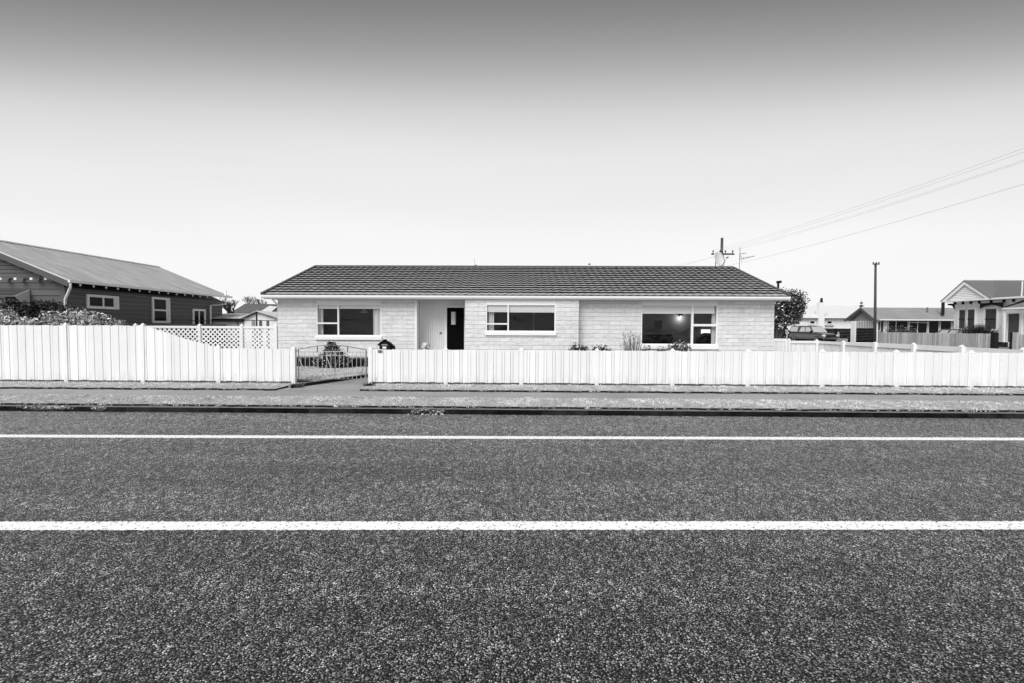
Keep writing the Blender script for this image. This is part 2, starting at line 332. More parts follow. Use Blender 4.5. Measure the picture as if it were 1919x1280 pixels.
def leaves(name, lumps, n, size, mt, parent, flat=0.5, shell=0.55, aspect=0.55, droop=0.0):
    """lumps: list of (centre, (rx,ry,rz)); leaf sized faces spread through them"""
    w_ = np.array([a[1][0] * a[1][1] * a[1][2] for a in lumps]) ** 0.67; w_ /= w_.sum(); idx = RNG.choice(len(lumps), n, p=w_)
    cen = np.array([a[0] for a in lumps])[idx]; rad = np.array([a[1] for a in lumps])[idx]
    d = RNG.normal(size=(n, 3)); d /= np.linalg.norm(d, axis=1)[:, None]
    rr = (shell + (1 - shell) * RNG.random(n)) ** 1.0 * (0.85 + 0.3 * RNG.random(n))
    p = cen + d * rad * rr[:, None]
    nrm = d * flat + RNG.normal(size=(n, 3)) * 0.55; nrm[:, 2] += 0.25; nrm /= np.linalg.norm(nrm, axis=1)[:, None]
    a = np.cross(nrm, RNG.normal(size=(n, 3))); a[:, 2] -= droop; a /= np.linalg.norm(a, axis=1)[:, None]; b = np.cross(nrm, a)
    s_ = size * (0.55 + 0.9 * RNG.random(n))[:, None]
    q = np.stack([p - a * s_, p - b * s_ * aspect + nrm * s_ * 0.15, p + a * s_, p + b * s_ * aspect + nrm * s_ * 0.15], 1).reshape(-1, 3)
    return fastmesh(name, q, 4, mt, parent)

def blades(name, pts, h, wd, mt, parent=None, lean=0.5, hv=0.5):
    n = len(pts); a = RNG.random(n) * 2 * math.pi; hh = h * (1 - hv + 2 * hv * RNG.random(n))
    u = np.stack([np.cos(a), np.sin(a), np.zeros(n)], 1) * (wd * (0.6 + 0.8 * RNG.random(n)))[:, None]
    t = np.stack([RNG.normal(size=n) * lean, RNG.normal(size=n) * lean, np.ones(n)], 1) * hh[:, None]
    q = np.stack([pts - u, pts + u, pts + t], 1).reshape(-1, 3)
    return fastmesh(name, q, 3, mt, parent)

# ------------------------------------------------------------------ setting: ground, road, kerb, path
YK = aZ(960, 778.5, 0).y; Y_P0 = aZ(960, 748, 0.12).y; Y_P1 = aZ(960, 733.5, 0.12).y; YF = aZ(960, 722.5, 0.12).y
print('YK', YK, 'P0', Y_P0, 'P1', Y_P1, 'YF', YF)
ZG = 0.12
def sheet(name, x0, x1, y0, y1, z, mt, kind='structure'):
    mb = MB(); mb.quad((x0, y0, z), (x1, y0, z), (x1, y1, z), (x0, y1, z)); return tag(mb.build(name, mt), kind=kind)
sheet('ground', -600, 600, YK + 0.1, 900, 0.085, m_ground)
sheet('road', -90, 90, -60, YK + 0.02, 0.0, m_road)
def rline(yL, yR, wd):
    mb = MB(); n = 2400; x0, x1 = -18, 18
    for i in range(n):
        xa, xb = x0 + (x1 - x0) * i / n, x0 + (x1 - x0) * (i + 1) / n
        f = lambda x: yL + (yR - yL) * (x - XL) / (XR - XL)
        ja = [0.018 * mnoise.noise(V((xa * 38, k, yL))) for k in (0, 5)]; jb = [0.018 * mnoise.noise(V((xb * 38, k, yL))) for k in (0, 5)]
        mb.quad((xa, f(xa) - wd / 2 + ja[0], .004), (xb, f(xb) - wd / 2 + jb[0], .004), (xb, f(xb) + wd / 2 + jb[1], .004), (xa, f(xa) + wd / 2 + ja[1], .004))
    return mb
for (l_, r_, ht) in (((60, 818.5), (1860, 824), 5.2), ((60, 987), (1860, 986), 16)):
    pL, pR = aZ(l_[0], l_[1], 0), aZ(r_[0], r_[1], 0); XL, XR = pL.x, pR.x
    mid = (l_[1] + r_[1]) / 2; wd = aZ(960, mid - ht / 2, 0).y - aZ(960, mid + ht / 2, 0).y
    tag(rline(pL.y, pR.y, wd).build('road_marking', m_line), kind='structure')
# kerb: a real step with a dark face and a narrow pale top
mb = MB(); x = -45.0
while x < 45:
    L_ = 0.9 + random.random() * 0.02; j = random.uniform(-.004, .004)
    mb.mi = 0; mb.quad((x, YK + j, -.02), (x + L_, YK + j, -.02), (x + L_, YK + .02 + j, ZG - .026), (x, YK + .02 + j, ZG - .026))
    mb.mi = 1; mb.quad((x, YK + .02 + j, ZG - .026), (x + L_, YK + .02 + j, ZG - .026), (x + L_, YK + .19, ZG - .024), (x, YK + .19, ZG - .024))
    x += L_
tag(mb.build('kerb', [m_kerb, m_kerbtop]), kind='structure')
# gutter dirt against the kerb
xs = RNG.uniform(-14, 14, 1500); pts = np.stack([xs, YK - .02 - RNG.exponential(.03, 1500), np.full(1500, .002)], 1)
# footpath with its driveway apron at the gate
PXL, PXR = aZ(480, 735, ZG), aZ(668, 735, ZG); GL, GR = aZ(551, 723, ZG), aZ(689, 723, ZG)
mb = MB(); zp = ZG - .032
mb.quad((-45, Y_P0 - .04, zp), (45, Y_P0 - .04, zp), (45, Y_P1 + .04, zp), (-45, Y_P1 + .04, zp))
tag(mb.build('footpath', m_path), kind='structure')
mb = MB()
mb.add([(PXL.x - .1, Y_P1 + .03, zp + .004), (PXR.x + .15, Y_P1 + .03, zp + .004), (GR.x + .1, YF + .05, zp + .012), (GR.x + 1.6, YF + 4.6, zp + .012), (GL.x + 1.05, YF + 4.6, zp + .012), (GL.x - .05, YF - .9, zp + .008)], [(0, 1, 2, 3, 4, 5)])
tag(mb.build('gate_path', m_path), kind='structure')
# turf strips: a low raised bed with a ragged cut edge, then blades
def turf(name, x0, x1, y0, y1, z, clip=None, n=60000, h=.028, hole=None):
    mb = MB(); k = int((x1 - x0) / .06); front = []
    for i in range(k + 1):
        xx = x0 + (x1 - x0) * i / k; j = .06 * mnoise.noise(V((xx * 1.7, y0, 0))) + .045 * mnoise.noise(V((xx * 6, y0, 3)))
        front.append((xx, y0 + j))
    for i in range(k):
        (xa, ya), (xb, yb) = front[i], front[i + 1]
        if hole and hole(xa, (y0 + y1) / 2): continue
        mb.mi = 1; mb.quad((xa, ya, z - .05), (xb, yb, z - .05), (xb, yb + .008, z + .012), (xa, ya + .008, z + .012))
        mb.mi = 0; mb.quad((xa, ya + .008, z + .012), (xb, yb + .008, z + .012), (xb, y1, z + .006), (xa, y1, z + .006))
    ob = tag(mb.build(name, [m_turf, m_edge]), kind='structure')
    xs = RNG.uniform(max(x0, -17), min(x1, 17), n); ys = RNG.uniform(y0 + .012, y1, n); k2 = np.ones(n, bool)
    if hole: k2 = np.array([not hole(a, b) for a, b in zip(xs, ys)])
    ys = ys + .03; zz = z + .004 + .012 * np.sin(xs * 3.1 + ys * 2) * np.sin(xs * 7.7); return np.stack([xs, ys, zz], 1)[k2]
g1 = turf('verge', -45, 45, YK + .15, Y_P0, ZG, n=95000)
def hole(x, y):
    t = (y - Y_P1) / (YF - Y_P1); return (PXL.x + (GL.x - PXL.x) * t) < x < (PXR.x + (GR.x - PXR.x) * t)
g2 = turf('verge', -45, 45, Y_P1, YF + .3, ZG, n=70000, hole=hole)
# straggling edge tufts
def edge_pts(y0, n, z, s): xs = RNG.uniform(-17, 17, n); xs = xs[np.sin(xs * 5.1) + np.sin(xs * 13.7 + 1) + np.sin(xs * 29) > RNG.uniform(-1, 2.4, n)]; n = len(xs); return np.stack([xs, y0 + RNG.normal(size=n) * s, np.full(n, z)], 1)
e1 = edge_pts(YK + .15, 7000, ZG - .01, .02); e3 = edge_pts(Y_P0, 9000, ZG - .005, .025)
e2 = edge_pts(Y_P1, 6000, ZG - .01, .02); e2 = e2[[not hole(a, Y_P1 + .02) for a in e2[:, 0]]]
e4 = edge_pts(YF - .03, 7000, ZG, .03); e4 = e4[[not hole(a, YF) for a in e4[:, 0]]]
o = blades('grass', np.concatenate([e1[::5], e2[::5], e3[::6], e4]), .034, .008, m_grass, lean=.6, hv=.7); tag(o, 'longer grass straggling along the fence foot, path edge and kerb', 'grass', kind='stuff')
o = blades('grass', np.concatenate([g1, g2, e1, e2, e3]), .019, .007, m_grass, lean=1.2); tag(o, 'pale clipped grass on both verges beside the footpath', 'grass', kind='stuff')

# ------------------------------------------------------------------ white front fence
def post_mesh(h, w_=.105, cap=.085):
    mb = MB(); r = w_ / 2; mb.box(-r, r, -r, r, 0, h)
    c = r + .004; mb.box(-c, c, -c, c, h, h + .018)
    mb.add([(-c, -c, h + .018), (c, -c, h + .018), (c, c, h + .018), (-c, c, h + .018), (-.006, -.006, h + cap), (.006, -.006, h + cap), (.006, .006, h + cap), (-.006, .006, h + cap)],
           [(0, 1, 5, 4), (1, 2, 6, 5), (2, 3, 7, 6), (3, 0, 4, 7), (4, 5, 6, 7)])
    return mb
def boards(mb, P, u, n, s0, s1, zb, zt, period=.23, bw_=.15, rec=.005, seed=0, gap=.008):
    """front boards with recessed boards between; zt is a function of distance along u"""
    rd = random.Random(seed); s = s0; mb.obox(P, u, n, s0, s1, -.052, -.047, zb + .03, min(zt(s0), zt(s1)) - .03, None)
    while s < s1 - .01:
        e = min(s + bw_, s1); j = rd.uniform(-.010, .010); d = rd.uniform(-.004, .004)
        mb.obox(P, u, n, s, e, d, d + .02, zb + rd.uniform(-.008, .008), zt(s) + j, zt(e) + j)
        a, b = e + gap, min(s + period - gap, s1)
        if b > a + .01:
            j = rd.uniform(-.006, .006); mb.obox(P, u, n, a, b, d - rec, d - rec + .018, zb + rd.uniform(-.01, .004), zt(a) + j, zt(b) + j)
        s += period
    return mb
UX = V((1, 0, 0)); NF = V((0, -1, 0))
def px2x(px, py=690, Y=None): return aY(px, py, YF if Y is None else Y).x
zlow = aY(1100, 657.8, YF).z; ztall = aY(140, 608.8, YF).z; zbot = aY(960, 718.3, YF).z
print('zlow', zlow, 'ztall', ztall, 'zbot', zbot)
sA, sB = px2x(272, 610), px2x(412, 654)
def ztop_left(x):
    if x <= sA: return ztall
    if x >= sB: return zlow
    t = (x - sA) / (sB - sA); return ztall + (zlow - ztall) * t
def front_fence(postpx, end_l, end_r, label, zt):
    root = thing('white_fence', (px2x(postpx[0]), YF, ZG), label, 'fence', 'white street fence')
    P = V((0, YF, 0)); edges = [px2x(p) for p in postpx]
    xs = ([end_l] if end_l is not None else []) + edges + ([end_r] if end_r is not None else [])
    for i in range(len(xs) - 1):
        a, b = xs[i], xs[i + 1]
        boards(MB(), P, UX, NF, a, b - .004, zbot, zt, seed=i + len(xs)).build('fence_panel', m_white, root)
        MB().box(a, b - .01, YF + .015, YF + .05, ZG - .05, zbot + .03).build('plinth_board', m_pl, root)
        for z in (zbot + .15, min(zt(a), zt(b)) - .12): MB().box(a, b - .01, YF + .024, YF + .07, z, z + .09).build('rail', m_white, root)
    for k, x in enumerate(edges):
        h = zt(x) - ZG + (.0 if zt(x) < ztall - .1 else 0) + .005
        pm = post_mesh(h + .012); o = pm.build('post', m_white); o.parent = root; o.location = V((x * (YF - .05) / YF, YF + .012, ZG - .03)) - root.location
        o.rotation_euler = (random.uniform(-.004, .004), random.uniform(-.006, .006), 0)
    return root
m_pl = mat('weathered_plinth', 0.13, 0.9, 0.35, 3, stretch=(.4, 1, 4))
front_fence([-164, -21, 122, 266, 408, 549], px2x(-240), None, 'white board fence stepping down from tall to low towards the iron gate', ztop_left)
front_fence([693, 835, 977, 1119, 1261, 1403, 1543, 1683, 1823, 1964, 2104], None, None, 'low white board fence running along the footpath past the small house letterbox', lambda x: zlow)
# broken corner of the gate post foot
# ------------------------------------------------------------------ right yard fence (back run and side run)
XS = aY(2104, 690, YF).x; YB = 24.6; zs = aX(1747, 648.3, XS).z
print('XS', XS, 'zs', zs)
root = thing('white_fence', (XS, YB, ZG), 'white side fence with a wide top board and round capped posts behind the front fence', 'fence', 'white yard fence')
NX = V((-1, 0, 0)); UY = V((0, 1, 0))
step = 2.095; n_ = int((YB - YF) / step)
ys = [YB - i * (YB - YF - .3) / 6 for i in range(7)]
for i in range(6):
    a, b = ys[i + 1], ys[i]
    boards(MB(), V((XS, 0, 0)), UY, NX, a, b - .004, zbot, lambda s: zs - .05, seed=40 + i).build('fence_panel', m_white, root)
    MB().box(XS - .07, XS - .02, a, b - .004, zs - .19, zs).build('top_board', m_white, root)
for y in ys:
    o = post_mesh(zs - ZG + .02, .12).build('post', m_white); o.parent = root; o.location = V((XS - .12, y, ZG - .02)) - root.location
XG1 = aY(1476, 640, YB).x; XG0 = aY(1451, 640, YB).x
root = thing('white_fence', (XG1, YB, ZG), 'short white cross fence between the yard gate and the side fence corner', 'fence', 'white yard fence')
boards(MB(), V((0, YB, 0)), UX, NF, XG1, XS - .2, zbot, lambda s: zs - .05, seed=50).build('fence_panel', m_white, root)
MB().box(XG1, XS - .2, YB - .07, YB - .02, zs - .19, zs).build('top_board', m_white, root)
o = post_mesh(zs - ZG + .06, .12).build('post', m_white); o.parent = root; o.location = V((XG1, YB - .12, ZG - .02)) - root.location
zg = aY(1462, 633.5, YB).z
root = thing('yard_gate', (XG0 - .6, YB, ZG), 'white timber side gate beside the block house wall', 'gate')
boards(MB(), V((0, YB, 0)), UX, NF, XG0 - 1.0, XG1 - .08, ZG + .06, lambda s: zg - .04, seed=51).build('gate_panel', m_white, root)
MB().box(XG0 - 1.0, XG1 - .07, YB - .065, YB - .022, zg - .17, zg).build('top_board', m_white, root)
MB().box(XG1 - .16, XG1 - .07, YB - .085, YB - .066, ZG + .05, zg - .17).build('stile', m_white, root)

# ------------------------------------------------------------------ lattice fence
YL = 18.35; zL = aY(420, 610.0, YL).z
xa, xb = aY(255, 610, YL).x, aY(520.5, 610, YL).x
root = thing('lattice_fence', (xa, YL, ZG), 'white diagonal lattice fence between the two houses', 'fence')
psx = [xa, aY(375, 610, YL).x, aY(454, 610, YL).x, xb - .06]
for i in range(3):
    a, b = psx[i] + .06, psx[i + 1] - .06; mb = MB(); z0, z1 = ZG + .1, zL - .09; S = .19; wd = .038
    for sgn, d in ((1, 0), (-1, .008)):
        k = -60
        while k < 90:
            c = a + k * S; k += 1
            # line x = c + sgn*(z - z0)
            pts = []
            lo, hi = (max(z0, z0 + (a - c)), min(z1, z0 + (b - c))) if sgn > 0 else (max(z0, z0 + (c - b)), min(z1, z0 + (c - a)))
            if hi - lo < .02: continue
            p, q = V((c + sgn * (lo - z0), YL - .02 - d, lo)), V((c + sgn * (hi - z0), YL - .02 - d, hi)); w2 = V((wd, 0, 0))
            mb.prism([p - w2, p + w2, q + w2, q - w2], (0, .007, 0))
    mb.build('lattice_panel', m_white, root)
    MB().box(a, b, YL - .05, YL - .0, zL - .09, zL).build('top_rail', m_white, root)
for x in psx:
    o = post_mesh(zL - ZG + .03, .11).build('post', m_white); o.parent = root; o.location = V((x, YL - .02, ZG - .02)) - root.location

# ------------------------------------------------------------------ gate
gx0, gx1 = aY(553, 690, YF).x, aY(688, 690, YF).x; YG = YF + .02
gp = lambda px, py: aY(px, py, YG)
root = thing('iron_gate', (gx0, YG, ZG), 'arched wrought iron gate between the two white fence posts', 'gate')
def gpath(pts, r, name, mt): mb = MB(); mb.tube([gp(*p) for p in pts], r, 6); return mb.build(name, mt, root)
arch = [(559, 657)] + [(559 + 128 * t, 655.5 - 8.5 * math.sin(math.pi * t) + t * 1.5) for t in [i / 16 for i in range(17)]]
gpath(arch, .011, 'arch', m_iron)
gpath([(556, 659), (559.5, 657), (560, 711)], .014, 'stile', m_iron); gpath([(686.5, 657), (686.5, 711)], .014, 'stile', m_iron)
gpath([(559, 659.3), (686.5, 660)], .009, 'rail', m_ironl); gpath([(559, 666.5), (686.5, 667)], .007, 'rail', m_ironl); gpath([(559, 711), (686.5, 711.5)], .006, 'rail', m_iron)
for x in (594.7, 651.4): gpath([(x, 649), (x, 661)], .016, 'arch_strut', m_iron)
for i in range(16):
    x = 564 + i * 8.0 + (0 if i < 6 else .2)
    if 612 < x < 634 and i in (7,): pass
    gpath([(x, 659.3), (x + .2, 711)], .0065, 'bar', m_ironl)
gpath([(560, 672), (571, 697), (571, 703), (567, 711)], .009, 'brace', m_ironl)
gpath([(611, 666), (624, 702), (624, 706), (621, 711)], .010, 'brace', m_ironl)
gpath([(635, 671), (628, 692), (626, 711)], .008, 'brace', m_iron)
gpath([(686, 674), (676, 703), (677, 708), (681, 712)], .009, 'brace', m_iron)
for (cx, cy, r_) in ((568, 664, 5), (616, 664, 4), (627, 664, 4), (679, 664, 5), (560, 707, 4), (570, 707, 4), (613, 707, 4), (634, 707, 4)):
    pts = [(cx + r_ * (1 - t * .75) * math.cos(t * 9), cy + r_ * (1 - t * .75) * math.sin(t * 9)) for t in [i / 22 for i in range(23)]]
    gpath(pts, .006, 'scroll', m_ironl)
# lawn and its concrete edging behind the gate
e0, e1_ = aZ(545, 727, ZG), aZ(690, 706.5, ZG)
dv = (e1_ - e0).normalized(); nv = V((dv.y, -dv.x, 0)); L_ = (e1_ - e0).length
e2_ = e0 + dv * (L_ + 2.2)
mb = MB(); zl = ZG + .05
mb.add([(-14, YF + .25, zl), (e0.x + .1, YF + .25, zl), (e0.x + dv.x * .9, max(e0.y + dv.y * .9, YF + .26), zl), (e2_.x, e2_.y, zl), (12, e2_.y, zl), (12, 17.9, zl), (-14, 17.9, zl)], [(0, 1, 2, 3, 4, 5, 6)])
tag(mb.build('lawn', m_turf), kind='structure')
n = 60000; xs = RNG.uniform(-8.5, -2.5, n); ys = RNG.uniform(YF + .3, 17.6, n)
side = (xs - e0.x) * nv.x + (ys - e0.y) * nv.y
pts = np.stack([xs, ys, np.full(n, zl - .004)], 1)[side < -.05]
tag(blades('grass', pts, .03, .006, m_grass, lean=.9), 'pale lawn grass seen through the iron gate', 'grass', kind='stuff')
mb = MB(); mb.obox(e0, dv, nv, .0, L_ + 2.2, -.09, 0, ZG - .05, zl + .025); tag(mb.build('lawn_edging', m_kerbtop, bevel=.01), kind='structure')
mb = MB(); mb.obox(e0, dv, nv, .0, L_ + 2.2, .002, .012, ZG - .05, zl + .008); tag(mb.build('lawn_edging', m_dark), kind='structure')

# ------------------------------------------------------------------ main house
YM, YBAY, YREC = 18.0, 17.68, 18.75
house = thing('house', (0, YM, ZG), 'long single storey white block house with a dark tiled gable roof', 'house')
YE = 17.56; ze = aY(985, 553.4, YE).z            # gutter top
zs_ = aY(985, 561.0, YE).z                        # fascia bottom
xe0, xe1 = aY(489, 553, YE).x, aY(1481.5, 557, YE).x
YR = YE + 4.8; zr = aY(985, 500.3, YR).z
xw0, xw1 = aY(521, 610, YM).x, aY(1450.5, 610, YM).x
zf = .42; zsof = zs_ + .02; YBK = YR + 4.0
print('eave', ze, zs_, 'ridge', zr, 'x', xe0, xe1, 'ridge x', aY(590, 497, YR).x, aY(1380, 501, YR).x, 'wall', xw0, xw1, 'hip pitch', math.degrees(math.atan((zr - ze) / 4.5)))
def wallY(mb, x0, x1, z0, z1, y, th, ops=()):
    xs = sorted({x0, x1, *[o[0] for o in ops], *[o[1] for o in ops]}); zz = sorted({z0, z1, *[o[2] for o in ops], *[o[3] for o in ops]})
    xs = [x for x in xs if x0 <= x <= x1]; zz = [z for z in zz if z0 <= z <= z1]
    for i in range(len(xs) - 1):
        for j in range(len(zz) - 1):
            cx, cz = (xs[i] + xs[i + 1]) / 2, (zz[j] + zz[j + 1]) / 2
            if any(o[0] < cx < o[1] and o[2] < cz < o[3] for o in ops): continue
            mb.box(xs[i], xs[i + 1], y, y + th, zz[j], zz[j + 1])
    return mb
def rc(px0, px1, py0, py1, Y):     # opening from the frame edges seen in the photo
    a, b = aY(px0, (py0 + py1) / 2, Y), aY(px1, (py0 + py1) / 2, Y); return (a.x, b.x, aY((px0 + px1) / 2, py1, Y).z, aY((px0 + px1) / 2, py0, Y).z)
W1 = rc(592.5, 714.5, 556, 629, YM); W2 = rc(910.5, 1041.5, 556, 621, YBAY); W3 = rc(1201.5, 1345, 556, 647.5, YM)
W1 = (W1[0], W1[1], W1[2], zsof + .3); W2 = (W2[0], W2[1], W2[2], zsof + .3); W3 = (W3[0], W3[1], W3[2], zsof + .3)
xr0, xr1 = aY(778, 600, YM).x, aY(871.5, 600, YBAY).x; xb1 = aY(1084.5, 600, YBAY).x
TH = .22; ztw = zsof + .06
wallY(MB(), xw0, xr0, -.05, ztw, YM, TH, [W1]).build('block_wall', m_block, house)
mb = wallY(MB(), xr1, xb1, -.05, ztw, YBAY, TH, [W2]); mb.box(xr1, xr1 + TH, YBAY + TH + .001, YREC + .3, -.05, ztw); mb.box(xb1 - TH, xb1, YBAY + TH + .001, YM + .1, -.05, ztw)
mb.build('block_wall', m_block, house)
wallY(MB(), xb1 + .001, xw1, -.05, ztw, YM, TH, [W3]).build('block_wall', m_block, house)
# recessed entry: vertical boards
D = rc(837.5, 870, 575.5, 700, YREC); D = (D[0], D[1], zf, D[3])
mb = MB(); x = xr0 + .02; P = V((0, YREC, 0))
while x < xr1 - .02:
    e = min(x + .088, xr1 - .01)
    if e < D[0] - .055: mb.box(x, e - .012, YREC, YREC + .025, ZG, ztw)
    elif x < D[0] - .055: mb.box(x, D[0] - .06, YREC, YREC + .025, ZG, ztw)
    if e >= D[0] - .055: mb.box(max(x, D[0] - .06), e - .012, YREC, YREC + .025, D[3] + .06, ztw)
    x += .09
mb.build('board_wall', m_panel, house)
mb = MB(); mb.box(xr0, D[0] - .001, YREC + .03, YREC + .13, ZG, ztw); mb.box(D[1] + .001, xr1 + .2, YREC + .03, YREC + .13, ZG, ztw); mb.box(D[0] - .001, D[1] + .001, YREC + .03, YREC + .13, D[3], ztw)
mb.box(xr0 - TH, xr0, YM + TH + .001, YREC + .13, ZG, ztw)
mb.build('backing_wall', m_panel, house)
MB().box(xr0, xr0 + .07, YM - .012, YM + .06, ZG, ztw).build('corner_board', m_trim, house)
MB().box(xr0 - .3, xr1 + .1, YM - .2, YREC + .3, ZG - .02, zf - .02).build('porch_step', m_conc, house)
dr = MB(); dr.box(D[0] - .06, D[0] + .001, YREC - .03, YREC + .1, zf - .01, D[3] + .06).box(D[1] - .001, D[1] + .05, YREC - .03, YREC + .1, zf - .01, D[3] + .06).box(D[0] + .002, D[1] - .002, YREC - .03, YREC + .1, D[3] - .001, D[3] + .06)
door = MB().box(D[0] + .004, D[1] - .004, YREC + .02, YREC + .065, zf, D[3] - .004).build('door', m_black, house, bevel=.003)
dr.build('door_frame', m_trim, door)
lt = rc(845.5, 852.3, 583.5, 607.5, YREC); l2 = rc(852.3, 854.2, 583.5, 607.5, YREC)
MB().box(lt[0], lt[1], YREC + .008, YREC + .024, lt[2], lt[3]).build('door_light', m_gglass, door)
MB().box(l2[0] + .002, l2[1], YREC + .008, YREC + .023, l2[2], l2[3]).build('door_light', m_wallg, door)
b_ = aY(872.8, 625, YREC - .05); MB().lathe((b_.x, YREC - .05, b_.z), [(.03, -.02), (.034, 0), (.02, .03)], 10, 'y').build('door_handle', m_steel, door)
# folded metal screen leaning flat beside the door
s0, s1_ = aY(871.2, 600, YREC - .12).x, aY(873.9, 600, YREC - .12).x
mb = MB(); zq = zf + .03
while zq < D[3] - .25: mb.tube([(s0, YREC - .12, zq), ((s0 + s1_) / 2, YREC - .16, zq + .03), (s1_, YREC - .12, zq + .06)], .011, 5); zq += .065
mb.tube([(s1_ - .012, YREC - .12, zf), (s1_ - .012, YREC - .12, D[3] - .2)], .012, 6)
mb.build('scroll_screen', m_iron, house)
bb = aY(826, 623.5, YREC); MB().lathe((bb.x, YREC - .012, bb.z), [(.03, -.02), (.045, 0), (.045, .014)], 12, 'y').build('bell_push', m_iron, house)
# back, ends, floor, ceiling, partitions
mb = MB(); mb.box(xw0, xw0 + TH, YM + TH + .001, YBK, -.05, ztw); mb.box(xw1 - TH, xw1, YM + TH + .001, YBK, -.05, ztw); mb.box(xw0 + .001, xw1 - .001, YBK + .001, YBK + TH, -.05, ztw)
for xx in (xw0, xw1 - TH): mb.prism([(xx, YE + .5, ztw + .002), (xx, YR, zr - .15), (xx, 2 * YR - YE - .5, ztw + .002)], (TH, 0, 0))
mb.build('end_wall', m_block, house)
mb = MB(); mb.box(xw0 + TH + .002, xw1 - TH - .002, YM + TH + .21, YBK - .002, zf - .1, zf); mb.build('floor', m_roomd, house)
mb = MB(); mb.box(xw0 + TH + .003, xw1 - TH - .003, YM + TH + .003, YBK - .003, zsof + .075, zsof + .1); mb.build('ceiling', m_room, house)
mb = MB(); yp = YM + 3.4; mb.box(xw0 + TH + .004, xw1 - TH - .004, yp, yp + .1, zf + .001, zsof + .07)
for xx in (xr0 - .3, xr1 + .3, xb1 + .4): mb.box(xx, xx + .1, YREC + .31, yp - .001, zf + .001, zsof + .07)
mb.build('interior_wall', m_room, house)

def window(W, Y, mull, trans, ztop_frame, blind_z, blinds, curtains, sill_h, sill_d=.07):
    """W = opening; mull = x positions (centre, width); trans = (x0,x1,z,w); frame sits in the opening"""
    x0, x1, z0, z1 = W; fw_ = .045; yf = Y + .02
    mb = MB(); mb.box(x0, x1, yf, yf + .09, ztop_frame + fw_, z1 - .2)            # flat header panel up to the soffit
    mb.box(x0, x0 + fw_, yf - .012, yf + .1, z0, ztop_frame + fw_ - .001).box(x1 - fw_, x1, yf - .012, yf + .1, z0, ztop_frame + fw_ - .001)
    mb.box(x0 + fw_ + .001, x1 - fw_ - .001, yf - .012, yf + .1, z0, z0 + fw_).box(x0 + fw_ + .001, x1 - fw_ - .001, yf - .012, yf + .1, ztop_frame, ztop_frame + fw_ - .001)
    for c, wd in mull: mb.box(c - wd / 2, c + wd / 2, yf - .01, yf + .09, z0 + fw_ + .001, ztop_frame - .001)
    for a, b, z, wd in trans: mb.box(a, b, yf - .014, yf + .085, z - wd / 2, z + wd / 2)
    wo = mb.build('window', m_trim, house, bevel=.003)
    MB().box(x0 + .01, x1 - .01, yf + .045, yf + .051, z0 + .02, ztop_frame + .02).build('pane', m_glass, wo)
    mb = MB(); mb.prism([(x0 - .03, Y - sill_d, z0 - .012), (x0 - .03, Y + .018, z0 + .004), (x0 - .03, Y + .018, z0 - sill_h), (x0 - .03, Y - sill_d, z0 - sill_h)], (x1 - x0 + .06, 0, 0)); mb.build('sill', m_trim, wo)
    for a, b, zb_ in blinds: MB().box(a, b, yf + .07, yf + .075, zb_, ztop_frame + .01).box(a, b, yf + .067, yf + .08, zb_ - .015, zb_).build('blind', m_blind, wo)
    for a, b in curtains:
        mb = MB(); n = int((b - a) / .02) + 2; pr = []
        for i in range(n): xx = a + (b - a) * i / (n - 1); pr.append((xx, yf + .2 + .03 * math.sin(xx * 62 + math.sin(xx * 17) * 2)))
        for i in range(n - 1): mb.quad((*pr[i], z0 - .02), (*pr[i + 1], z0 - .02), (*pr[i + 1], ztop_frame), (*pr[i], ztop_frame))
        mb.build('curtain', m_cloth, wo, smooth=True)
    return wo
X = lambda px, Y: aY(px, 600, Y).x
Zp = lambda px, py, Y: aY(px, py, Y).z
zt1 = Zp(654, 571, YM); m1 = X(633.5, YM); zm1 = Zp(614, 604.8, YM)
window(W1, YM, [(m1, .06)], [(W1[0] + .046, m1 - .031, zm1, .06)], zt1, None, [(W1[0] + .06, m1 - .03, Zp(614, 577, YM + .1)), (m1 + .035, W1[1] - .05, Zp(670, 577, YM + .1))],
       [(X(593.8, YM + .2), X(605.5, YM + .2)), (X(699.5, YM + .2), X(713.5, YM + .2))], .14)
zt2 = Zp(975, 571, YBAY); m2 = X(952.3, YBAY); zm2 = Zp(930, 606, YBAY)
window(W2, YBAY, [(m2, .055)], [(W2[0] + .046, m2 - .028, zm2, .055)], zt2, None, [(W2[0] + .05, m2 - .03, Zp(930, 583.3, YBAY + .1)), (m2 + .035, W2[1] - .05, Zp(1000, 584, YBAY + .1))],
       [(X(915, YBAY), X(925, YBAY))], .13)
zt3 = Zp(1273, 572.5, YM); m3 = X(1298, YM); zm3 = Zp(1320, 608.5, YM)
window(W3, YM, [(m3, .08)], [(m3 + .041, W3[1] - .046, zm3, .09)], zt3, None, [(W3[0] + .05, m3 - .045, Zp(1250, 586.3, YM + .1)), (m3 + .06, W3[1] - .09, Zp(1320, 586, YM + .1))],
       [(X(1334.5, YM + .2), X(1343.5, YM + .2))], .16)
